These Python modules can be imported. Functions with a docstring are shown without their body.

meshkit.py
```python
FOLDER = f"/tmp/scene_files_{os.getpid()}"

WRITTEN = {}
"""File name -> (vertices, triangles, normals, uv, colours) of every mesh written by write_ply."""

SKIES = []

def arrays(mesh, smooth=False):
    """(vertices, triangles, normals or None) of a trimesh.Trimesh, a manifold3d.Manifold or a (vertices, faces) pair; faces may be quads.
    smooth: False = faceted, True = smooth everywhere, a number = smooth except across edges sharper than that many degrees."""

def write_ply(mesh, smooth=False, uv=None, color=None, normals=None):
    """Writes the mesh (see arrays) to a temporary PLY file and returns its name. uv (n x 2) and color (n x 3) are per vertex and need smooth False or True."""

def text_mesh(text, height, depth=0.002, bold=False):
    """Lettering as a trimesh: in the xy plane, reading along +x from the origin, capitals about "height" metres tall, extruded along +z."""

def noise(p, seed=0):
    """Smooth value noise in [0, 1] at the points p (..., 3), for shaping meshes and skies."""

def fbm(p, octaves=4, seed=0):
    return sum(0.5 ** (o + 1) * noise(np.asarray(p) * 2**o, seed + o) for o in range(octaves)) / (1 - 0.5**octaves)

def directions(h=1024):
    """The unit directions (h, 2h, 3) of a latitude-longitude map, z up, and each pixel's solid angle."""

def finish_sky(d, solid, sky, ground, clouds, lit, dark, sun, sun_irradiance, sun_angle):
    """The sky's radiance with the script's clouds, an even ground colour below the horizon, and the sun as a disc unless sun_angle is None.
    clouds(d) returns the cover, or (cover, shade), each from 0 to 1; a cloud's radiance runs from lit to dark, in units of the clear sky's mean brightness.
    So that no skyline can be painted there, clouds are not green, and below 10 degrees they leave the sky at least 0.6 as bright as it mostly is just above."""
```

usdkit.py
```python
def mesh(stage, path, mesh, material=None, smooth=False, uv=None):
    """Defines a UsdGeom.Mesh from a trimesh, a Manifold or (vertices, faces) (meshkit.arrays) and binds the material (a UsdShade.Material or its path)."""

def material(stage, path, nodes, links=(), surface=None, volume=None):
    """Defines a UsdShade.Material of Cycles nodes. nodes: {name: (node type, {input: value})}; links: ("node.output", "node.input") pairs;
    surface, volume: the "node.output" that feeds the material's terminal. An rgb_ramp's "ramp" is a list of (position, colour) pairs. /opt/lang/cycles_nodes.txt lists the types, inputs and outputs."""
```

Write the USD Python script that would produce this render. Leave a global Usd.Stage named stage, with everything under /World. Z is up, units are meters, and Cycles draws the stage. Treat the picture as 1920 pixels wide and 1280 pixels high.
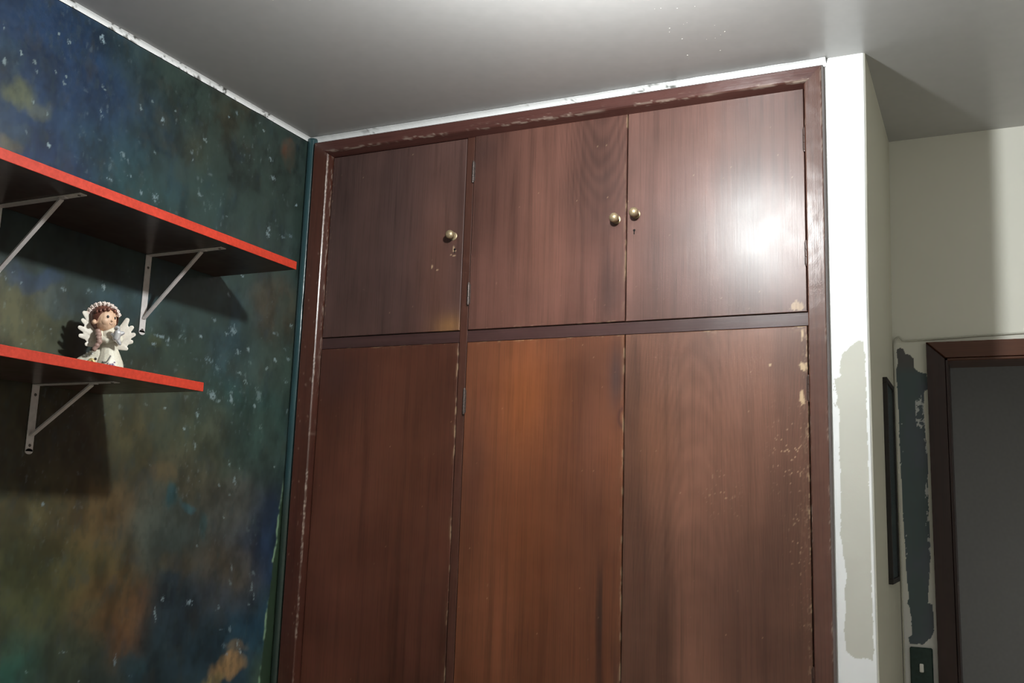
import math
import numpy as np
import trimesh
import manifold3d as m3
import usdkit
from scipy.interpolate import PchipInterpolator
from meshkit import noise, fbm
from pxr import Gf, Sdf, Usd, UsdGeom, UsdLux, UsdShade, Vt

stage = Usd.Stage.CreateInMemory()
UsdGeom.SetStageUpAxis(stage, UsdGeom.Tokens.z)
UsdGeom.SetStageMetersPerUnit(stage, 1.0)
UsdGeom.Xform.Define(stage, '/World')
UsdGeom.Scope.Define(stage, '/World/Looks')

# ------------------------------------------------------------------ camera, light, exposure
EXPOSURE = 1.4
LAMP_POS = (1.30, -0.95, 2.62)
LAMP_RADIUS = 0.036
LAMP_INTENSITY = 480.0
LAMP_COLOR = (0.97, 1.0, 1.0)

cam = UsdGeom.Camera.Define(stage, '/World/camera')
cam.CreateHorizontalApertureAttr(36.0)
cam.CreateVerticalApertureAttr(24.0)
cam.CreateFocalLengthAttr(35.524)
cam.CreateClippingRangeAttr(Gf.Vec2f(0.02, 60))
cam.CreateExposureAttr(EXPOSURE)
_right = (0.9046, 0.4250, 0.0324)
_up = (0.0435, -0.1676, 0.9849)
_back = (0.4240, -0.8896, -0.1701)
cam.AddTransformOp().Set(Gf.Matrix4d(*_right, 0, *_up, 0, *_back, 0, 1.9840, -2.5742, 1.6, 1))

bulb = UsdLux.SphereLight.Define(stage, '/World/lamp_light')
bulb.CreateRadiusAttr(LAMP_RADIUS)
bulb.CreateIntensityAttr(LAMP_INTENSITY)
bulb.CreateColorAttr(Gf.Vec3f(*LAMP_COLOR))
bulb.AddTranslateOp().Set(Gf.Vec3d(*LAMP_POS))

# ------------------------------------------------------------------ helpers
_used = {}


def numbered(parent, name):
    k = _used.get((parent, name), 0)
    _used[(parent, name)] = k + 1
    return name if k == 0 else f'{name}_{k:03d}'


def path_of(parent):
    return '/World' if parent is None else str(parent.GetPath())


def obj(name, mesh, mat, parent=None, smooth=False, tint=None, label=None):
    pp = path_of(parent)
    p = f'{pp}/{numbered(pp, name)}'
    m = usdkit.mesh(stage, p, mesh, mat, smooth=smooth)
    if tint is not None:
        UsdGeom.PrimvarsAPI(m).CreatePrimvar('tint', Sdf.ValueTypeNames.Color3fArray, 'vertex').Set(
            Vt.Vec3fArray.FromNumpy(np.asarray(tint, np.float32)))
    pr = m.GetPrim()
    if label:
        pr.SetCustomDataByKey('label', label)
    return pr


def tag(pr, label, category, kind=None, group=None):
    pr.SetCustomDataByKey('label', label)
    pr.SetCustomDataByKey('category', category)
    if kind:
        pr.SetCustomDataByKey('kind', kind)
    if group:
        pr.SetCustomDataByKey('group', group)
    return pr


def thing(name, label, category, loc=(0, 0, 0), rotz=0, group=None):
    p = '/World/' + numbered('/World', name)
    x = UsdGeom.Xform.Define(stage, p)
    x.AddTranslateOp().Set(Gf.Vec3d(*loc))
    if rotz:
        x.AddRotateZOp().Set(rotz)
    return tag(x.GetPrim(), label, category, group=group)


def box(x0, x1, y0, y1, z0, z1, bevel=0.0):
    if bevel <= 0:
        b = trimesh.creation.box((x1 - x0, y1 - y0, z1 - z0))
        b.apply_translation(((x0 + x1) / 2, (y0 + y1) / 2, (z0 + z1) / 2))
        return b
    pts = []
    for sx in (0, 1):
        for sy in (0, 1):
            for sz in (0, 1):
                c = np.array([(x0, x1)[sx], (y0, y1)[sy], (z0, z1)[sz]])
                d = np.array([1 - 2 * sx, 1 - 2 * sy, 1 - 2 * sz]) * bevel
                for k in range(3):
                    q = d.copy()
                    q[k] = 0
                    pts.append(c + q)
    return trimesh.convex.convex_hull(np.array(pts))


def cat(*ms):
    return trimesh.util.concatenate([m for m in ms])


def tube(points, r, n=10):
    """A round tube through points, r a radius or one radius per point."""
    P = np.asarray(points, float)
    r = np.broadcast_to(r, len(P))
    T = np.gradient(P, axis=0)
    T /= np.linalg.norm(T, axis=1, keepdims=True)
    a = np.array([0, 0, 1.0]) if abs(T[0, 2]) < 0.9 else np.array([1.0, 0, 0])
    V, up = [], a
    th = np.linspace(0, 2 * np.pi, n, endpoint=False)
    for p, t, rr in zip(P, T, r):
        s = np.cross(t, up)
        s /= np.linalg.norm(s)
        up = np.cross(s, t)
        V.append(p + rr * (np.cos(th)[:, None] * s + np.sin(th)[:, None] * up))
    V = np.vstack(V + [P[:1], P[-1:]])
    F, k = [], len(P)
    for i in range(k - 1):
        for j in range(n):
            q = (j + 1) % n
            F += [(i * n + j, i * n + q, (i + 1) * n + q), (i * n + j, (i + 1) * n + q, (i + 1) * n + j)]
    for j in range(n):
        q = (j + 1) % n
        F += [(k * n, q, j), (k * n + 1, (k - 1) * n + j, (k - 1) * n + q)]
    m = trimesh.Trimesh(V, F, process=False)
    if m.volume < 0:
        m.invert()
    return m


def lathe(profile, axis='z', n=28):
    """profile: (radius, height) pairs from one end to the other, closed on the axis."""
    m = trimesh.creation.revolve(np.array(profile, float), sections=n)
    if m.volume < 0:
        m.invert()
    if axis == '-y':
        m.apply_transform(trimesh.transformations.rotation_matrix(math.pi / 2, (1, 0, 0)))
    return m


def srgb(r, g, b):
    c = np.array([r, g, b], float) / 255
    return np.where(c < 0.04045, c / 12.92, ((c + 0.055) / 1.055) ** 2.4)


def slab(us, vs, frame, thick, bevel=0.0, tintf=None, bump=None):
    """A board whose front is a grid over us x vs. frame(u, v, w) gives world points, w = 0 on the front and negative behind.
    tintf(u, v) gives an albedo per vertex; bump(u, v) a small relief of the front."""
    us, vs = np.asarray(us, float), np.asarray(vs, float)
    nu, nv = len(us), len(vs)
    U, V = np.meshgrid(us, vs, indexing='ij')
    u, v = U.ravel(), V.ravel()
    w = np.zeros(len(u)) if bump is None else bump(u, v)
    idx = np.arange(nu * nv).reshape(nu, nv)
    a, b, c, d = idx[:-1, :-1].ravel(), idx[1:, :-1].ravel(), idx[1:, 1:].ravel(), idx[:-1, 1:].ravel()
    F = [np.stack([a, b, c], 1), np.stack([a, c, d], 1)]
    loop = np.concatenate([idx[:, 0], idx[-1, 1:], idx[-2::-1, -1], idx[0, -2:0:-1]])
    n = len(loop)
    lu, lv = u[loop], v[loop]
    du = np.where(np.isclose(lu, us[0]), -bevel, np.where(np.isclose(lu, us[-1]), bevel, 0))
    dv = np.where(np.isclose(lv, vs[0]), -bevel, np.where(np.isclose(lv, vs[-1]), bevel, 0))
    uu, vv, ww, prev = [u], [v], [w], loop
    at = nu * nv
    rings = ([(-bevel, 1)] if bevel > 0 else [(0.0, 1)]) + [(-thick, 1)]
    for wd, _ in rings:
        uu.append(lu + du)
        vv.append(lv + dv)
        ww.append(np.full(n, wd))
        cur = np.arange(at, at + n)
        p2, c2 = np.roll(prev, -1), np.roll(cur, -1)
        F += [np.stack([prev, cur, c2], 1), np.stack([prev, c2, p2], 1)]
        prev, at = cur, at + n
    uu.append([us.mean()])
    vv.append([vs.mean()])
    ww.append([-thick])
    F.append(np.stack([prev, np.full(n, at), np.roll(prev, -1)], 1))
    u, v, w = np.concatenate(uu), np.concatenate(vv), np.concatenate(ww)
    pts = np.stack(frame(u, v, w), 1)
    F = np.vstack(F)
    m = trimesh.Trimesh(pts, F, process=False)
    if m.volume < 0:
        F = F[:, ::-1]
    t = None if tintf is None else np.clip(tintf(u, v), 0.001, 0.95)
    return (pts, F), t


def steps(*segments):
    """Grid lines: (start, end, spacing) runs joined."""
    out = []
    for a, b, s in segments:
        out += list(np.linspace(a, b, max(1, int(round((b - a) / s))) + 1)[(1 if out else 0):])
    return np.array(out)


def n2(u, v, su, sv, seed=0, octaves=4):
    return fbm(np.stack([u * su, v * sv, np.full_like(u, 3.7)], 1), octaves, seed)


def smooth01(x, a, b):
    t = np.clip((x - a) / (b - a), 0, 1)
    return t * t * (3 - 2 * t)


def inside_polygon(px, py, poly):
    poly = np.asarray(poly)
    r = np.zeros(len(px), bool)
    j = len(poly) - 1
    for i in range(len(poly)):
        (xi, yi), (xj, yj) = poly[i], poly[j]
        c = ((yi > py) != (yj > py)) & (px < (xj - xi) * (py - yi) / (yj - yi + 1e-12) + xi)
        r ^= c
        j = i
    return r


# ------------------------------------------------------------------ materials
M = {}


def mat(name, nodes, links, surface='p.BSDF'):
    M[name] = usdkit.material(stage, '/World/Looks/' + name, nodes, links, surface=surface)
    return M[name]


def tinted(name, rough, spec, bump=0.0, bscale=60, rough_var=0.0, coat=0.0):
    """Paint whose albedo is the mesh's own tint, with fine relief."""
    nodes = {'a': ('attribute', {'attribute': 'tint'}), 'g': ('geometry', {}),
             'n': ('noise_texture', {'scale': bscale, 'detail': 4.0, 'roughness': 0.6}),
             'b': ('bump', {'strength': bump, 'distance': 0.002}),
             'r': ('map_range', {'from_min': 0.3, 'from_max': 0.7, 'to_min': rough - rough_var, 'to_max': rough + rough_var}),
             'p': ('principled_bsdf', {'specular_ior_level': spec, 'coat_weight': coat, 'coat_roughness': 0.15})}
    links = [('a.color', 'p.base_color'), ('g.position', 'n.vector'), ('n.fac', 'b.height'), ('b.normal', 'p.normal'),
             ('n.fac', 'r.value'), ('r.result', 'p.roughness')]
    return mat(name, nodes, links)


def plain(name, color, rough, spec=0.5, metal=0.0, bump=0.0, bscale=80, vary=0.12, emission=None):
    c = np.asarray(color, float)
    nodes = {'g': ('geometry', {}), 'n': ('noise_texture', {'scale': bscale, 'detail': 4.0, 'roughness': 0.6}),
             'r': ('rgb_ramp', {'ramp': [(0.3, tuple(c * (1 - vary))), (0.7, tuple(np.minimum(c * (1 + vary), 0.97)))]}),
             'b': ('bump', {'strength': bump, 'distance': 0.002}),
             'p': ('principled_bsdf', {'roughness': rough, 'specular_ior_level': spec, 'metallic': metal})}
    links = [('g.position', 'n.vector'), ('n.fac', 'r.fac'), ('r.color', 'p.base_color'), ('n.fac', 'b.height'), ('b.normal', 'p.normal')]
    return mat(name, nodes, links)


def wood(name, rough, spec, along='z', color=None, grain=0.35, bump=0.12, coat=0.0):
    """Varnished wood: fine fibres along one axis over a base colour or the mesh's tint."""
    long = {'x': (5, 240, 240), 'y': (240, 5, 240), 'z': (240, 240, 5)}[along]
    mid = {'x': (1.6, 42, 42), 'y': (42, 1.6, 42), 'z': (42, 42, 1.6)}[along]
    nodes = {'g': ('geometry', {}), 'm1': ('mapping', {'scale': long}), 'm2': ('mapping', {'scale': mid}),
             'f': ('noise_texture', {'scale': 1.0, 'detail': 3.0, 'roughness': 0.6}),
             'w': ('noise_texture', {'scale': 1.0, 'detail': 4.0, 'roughness': 0.6, 'distortion': 0.6}),
             'rf': ('rgb_ramp', {'ramp': [(0.28, (1 - grain,) * 3), (0.5, (1.0,) * 3), (0.75, (1.0,) * 3)]}),
             'rw': ('rgb_ramp', {'ramp': [(0.25, (1 - grain,) * 3), (0.5, (0.92, 0.92, 0.92)), (0.72, (1.0, 1.0, 1.0))]}),
             'k1': ('mix', {'mix_type': 'multiply', 'fac': 1.0}), 'k2': ('mix', {'mix_type': 'multiply', 'fac': 1.0}),
             'b': ('bump', {'strength': bump, 'distance': 0.0012}),
             's': ('noise_texture', {'scale': 9.0, 'detail': 5.0, 'roughness': 0.65}),
             'rr': ('map_range', {'from_min': 0.3, 'from_max': 0.7, 'to_min': rough - 0.025, 'to_max': rough + 0.03}),
             'p': ('principled_bsdf', {'specular_ior_level': spec, 'coat_weight': coat, 'coat_roughness': 0.2})}
    links = [('g.position', 'm1.vector'), ('m1.vector', 'f.vector'), ('g.position', 'm2.vector'), ('m2.vector', 'w.vector'),
             ('f.fac', 'rf.fac'), ('w.fac', 'rw.fac'), ('rf.color', 'k1.color2'), ('k1.color', 'k2.color1'), ('rw.color', 'k2.color2'),
             ('k2.color', 'p.base_color'), ('f.fac', 'b.height'), ('b.normal', 'p.normal'), ('g.position', 's.vector'), ('s.fac', 'rr.value'),
             ('rr.result', 'p.roughness')]
    if color is None:
        nodes['a'] = ('attribute', {'attribute': 'tint'})
        links.append(('a.color', 'k1.color1'))
    else:
        nodes['k1'][1]['color1'] = tuple(color)
    return mat(name, nodes, links)


tinted('mural_paint', 0.42, 0.4, bump=0.10, bscale=70, rough_var=0.06)
tinted('wall_paint', 0.6, 0.3, bump=0.08, bscale=120)
tinted('gloss_teal_paint', 0.22, 0.6, bump=0.25, bscale=50)
tinted('bead_paint', 0.5, 0.4, bump=0.3, bscale=160)
plain('ceiling_paint', (0.42, 0.415, 0.405), 0.30, 0.6, bump=0.03, bscale=25, vary=0.03)
plain('cream_wall_paint', (0.78, 0.77, 0.70), 0.6, 0.3, bump=0.05, bscale=60, vary=0.03)
plain('hall_tile', (0.66, 0.66, 0.64), 0.3, 0.5, vary=0.04)
plain('hall_paint', (0.60, 0.60, 0.62), 0.6, 0.3, vary=0.04)
plain('floor_tile', (0.50, 0.43, 0.36), 0.4, 0.5, vary=0.06)
wood('door_wood', 0.36, 0.46, 'z', grain=0.26, bump=0.14)
wood('trim_wood', 0.30, 0.55, 'z', grain=0.25, bump=0.12)
wood('head_wood', 0.30, 0.55, 'x', grain=0.25, bump=0.12)
wood('casing_wood', 0.35, 0.5, 'z', color=(0.036, 0.014, 0.012), grain=0.3)
wood('casing_head_wood', 0.35, 0.5, 'x', color=(0.105, 0.034, 0.014), grain=0.3)
wood('shelf_laminate', 0.28, 0.5, 'y', color=(0.062, 0.033, 0.026), grain=0.2, bump=0.03)
plain('red_edge_band', (0.36, 0.030, 0.014), 0.6, 0.2, bump=0.1, bscale=120, vary=0.15)
plain('bracket_steel', (0.62, 0.585, 0.57), 0.45, 0.5, metal=0.0, bump=0.05, vary=0.08)
plain('dark_void', (0.012, 0.011, 0.010), 0.8, 0.2)
plain('carcass_board', (0.05, 0.03, 0.02), 0.7, 0.2)
plain('screw_steel', (0.12, 0.11, 0.10), 0.4, 0.5, metal=0.6)
plain('aged_brass', (0.40, 0.31, 0.19), 0.42, 0.5, metal=0.6, bump=0.15, bscale=200, vary=0.25)
plain('hinge_painted', (0.045, 0.022, 0.016), 0.4, 0.5)
plain('hinge_metal', (0.085, 0.065, 0.058), 0.38, 0.5, metal=0.35, bump=0.2, bscale=220, vary=0.45)
plain('dark_glass', (0.016, 0.022, 0.024), 0.18, 0.5, vary=0.2)
plain('panel_frame', (0.030, 0.026, 0.024), 0.5, 0.3)
plain('switch_green', (0.022, 0.048, 0.042), 0.4, 0.45, bump=0.1, vary=0.25)
plain('switch_white', (0.90, 0.91, 0.88), 0.35, 0.5, vary=0.03)
plain('cable_cream', (0.55, 0.54, 0.47), 0.5, 0.4, vary=0.06)
plain('ceramic_white', (0.78, 0.77, 0.72), 0.3, 0.5, vary=0.04)
plain('resin_cream', (0.72, 0.68, 0.56), 0.38, 0.5, bump=0.12, bscale=300, vary=0.12)
plain('resin_wing', (0.68, 0.63, 0.55), 0.4, 0.5, bump=0.12, bscale=300, vary=0.10)
plain('resin_skin', (0.66, 0.43, 0.29), 0.4, 0.45, vary=0.06)
plain('resin_hair', (0.15, 0.055, 0.038), 0.35, 0.5, bump=0.3, bscale=400, vary=0.25)
plain('resin_sash', (0.36, 0.23, 0.19), 0.4, 0.45, vary=0.2)
plain('resin_gold', (0.55, 0.42, 0.18), 0.35, 0.5, metal=0.3, vary=0.2)
plain('resin_silver', (0.86, 0.86, 0.90), 0.25, 0.6, metal=0.55, vary=0.15)
plain('resin_dark', (0.03, 0.022, 0.02), 0.35, 0.5)
plain('resin_lilac', (0.38, 0.30, 0.42), 0.4, 0.5, vary=0.2)
plain('resin_petal', (0.78, 0.66, 0.60), 0.45, 0.4, vary=0.15)
plain('resin_grey', (0.20, 0.19, 0.17), 0.4, 0.4)

H = 2.80          # ceiling height
DW = 0.66         # plane of the wall with the door, set back beside the wardrobe

# ------------------------------------------------------------------ the room
BLOBS = [
    (-1.015,2.704,0.227,0.1,0.0045,0.0237,0.0685,1), (-0.794,2.808,0.113,0.08,0.0068,0.0337,0.0623,0.8), (-0.945,2.529,0.146,0.088,0.0065,0.0253,0.0684,1), (-0.967,2.4,0.113,0.067,0.0075,0.0244,0.0736,1),
    (-1.095,2.529,0.077,0.047,0.1031,0.0994,0.0349,1.1), (-1.034,2.501,0.059,0.033,0.0799,0.0882,0.0514,0.9), (-1.099,2.402,0.05,0.037,0.1267,0.0951,0.052,1.1), (-1.083,2.437,0.064,0.041,0.0279,0.0488,0.0619,0.7),
    (-1.126,2.6,0.05,0.059,0.015,0.0457,0.0652,0.6), (-0.734,2.768,0.117,0.081,0.0173,0.0301,0.0201,1), (-0.575,2.768,0.129,0.07,0.0172,0.0303,0.0248,1), (-0.822,2.47,0.109,0.064,0.0122,0.0414,0.0559,1),
    (-0.717,2.413,0.098,0.066,0.0164,0.0585,0.0641,1), (-0.625,2.517,0.086,0.082,0.0129,0.0331,0.0439,0.8), (-0.648,2.622,0.051,0.046,0.0454,0.0408,0.0287,0.7), (-0.394,2.736,0.077,0.073,0.0381,0.0316,0.0207,0.8),
    (-0.651,2.568,0.051,0.039,0.0479,0.061,0.0479,0.5), (-0.115,2.718,0.052,0.072,0.1309,0.042,0.0202,1.2), (-0.097,2.68,0.042,0.041,0.1432,0.0541,0.0261,0.8), (-0.257,2.592,0.154,0.124,0.0228,0.0348,0.0284,1),
    (-0.429,2.456,0.139,0.071,0.0173,0.0422,0.0422,0.8), (-0.529,2.565,0.061,0.055,0.0389,0.0435,0.0218,0.5), (-0.191,2.459,0.134,0.092,0.0225,0.0423,0.0373,0.9), (-0.258,2.391,0.105,0.058,0.0382,0.0486,0.0432,0.5),
    (-0.996,2.106,0.123,0.047,0.0156,0.039,0.0933,1), (-0.914,2.054,0.1,0.048,0.0381,0.0651,0.0749,0.9), (-1.017,2.002,0.079,0.058,0.0646,0.0646,0.0288,1), (-0.775,2.102,0.093,0.05,0.0237,0.0553,0.0737,0.8),
    (-0.598,2.139,0.104,0.067,0.0195,0.0437,0.0544,0.7), (-0.545,2.033,0.126,0.067,0.0214,0.0402,0.0289,1), (-0.602,2.023,0.036,0.027,0.0682,0.0823,0.0264,0.7), (-0.433,2.128,0.136,0.07,0.0232,0.0453,0.0427,0.8),
    (-0.293,2.076,0.101,0.088,0.0222,0.054,0.0672,0.8), (-0.12,2.172,0.081,0.076,0.0728,0.052,0.0352,0.8), (-0.143,2.035,0.11,0.075,0.0344,0.0546,0.0424,0.8), (-0.563,1.858,0.124,0.094,0.0481,0.0481,0.0241,1),
    (-0.642,1.753,0.081,0.077,0.075,0.0606,0.0276,0.9), (-0.269,1.875,0.125,0.102,0.0196,0.0552,0.0488,1), (-0.392,1.787,0.116,0.083,0.0485,0.0616,0.0346,0.8), (-0.188,1.789,0.13,0.088,0.0283,0.0613,0.0476,0.8),
    (-0.331,1.823,0.076,0.055,0.0854,0.0585,0.0348,0.5), (-0.423,1.697,0.133,0.068,0.0768,0.0614,0.042,0.8), (-0.54,1.677,0.086,0.052,0.1103,0.0668,0.0304,0.9), (-0.109,1.746,0.11,0.074,0.0387,0.066,0.0584,0.8),
    (-0.95,1.766,0.138,0.107,0.0481,0.0374,0.0171,0.9), (-0.805,1.702,0.137,0.073,0.0454,0.0324,0.02,0.8), (-0.924,1.573,0.125,0.07,0.084,0.0679,0.031,1), (-0.737,1.551,0.125,0.074,0.1218,0.0667,0.0274,1),
    (-0.97,1.596,0.065,0.045,0.1098,0.0782,0.0379,0.7), (-0.497,1.609,0.037,0.046,0.0089,0.0887,0.141,1.3), (-0.431,1.596,0.055,0.024,0.0243,0.1171,0.146,1), (-0.368,1.554,0.031,0.054,0.0258,0.1077,0.1484,1),
    (-0.214,1.601,0.127,0.086,0.0729,0.0772,0.0646,1), (-0.086,1.54,0.07,0.105,0.0163,0.0482,0.1501,1.1), (-0.131,1.509,0.107,0.057,0.0352,0.048,0.1066,0.8), (-0.577,1.525,0.083,0.078,0.0556,0.0748,0.0629,0.8),
    (-0.461,1.511,0.109,0.052,0.0621,0.0876,0.0786,0.7), (-0.908,1.454,0.096,0.07,0.0461,0.0526,0.0168,1), (-0.772,1.45,0.106,0.073,0.0809,0.0644,0.0229,0.9), (-0.68,1.37,0.095,0.074,0.1138,0.0618,0.0249,1),
    (-0.604,1.307,0.06,0.063,0.1606,0.0661,0.0266,1), (-0.452,1.441,0.109,0.052,0.1031,0.07,0.0351,0.8), (-0.725,1.335,0.049,0.04,0.0632,0.0715,0.0388,0.7), (-0.24,1.434,0.101,0.07,0.1067,0.0763,0.0593,0.7),
    (-0.932,1.315,0.08,0.057,0.0556,0.0593,0.0232,0.8), (-0.943,1.247,0.065,0.056,0.0112,0.0851,0.0628,1), (-0.822,1.246,0.101,0.058,0.0413,0.0553,0.0324,0.8), (-0.899,1.382,0.068,0.069,0.056,0.0676,0.024,0.7),
    (-0.417,1.314,0.131,0.08,0.0304,0.0493,0.0829,1), (-0.252,1.346,0.122,0.054,0.0671,0.0715,0.1131,0.9), (-0.123,1.233,0.106,0.102,0.0219,0.0811,0.1643,1.1), (-0.324,1.222,0.159,0.067,0.0253,0.0543,0.0914,1),
    (-0.572,1.194,0.082,0.049,0.0176,0.064,0.1035,0.9), (-0.487,1.251,0.068,0.064,0.0286,0.0507,0.0711,0.8), (-0.207,1.152,0.124,0.048,0.4951,0.2483,0.0883,1.4), (-0.28,1.125,0.075,0.039,0.3104,0.2093,0.0825,1.1),
    (-0.178,1.2,0.071,0.031,0.2627,0.1568,0.0864,0.9), (-0.039,1.133,0.06,0.072,0.059,0.1007,0.0635,0.9),
]
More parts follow.
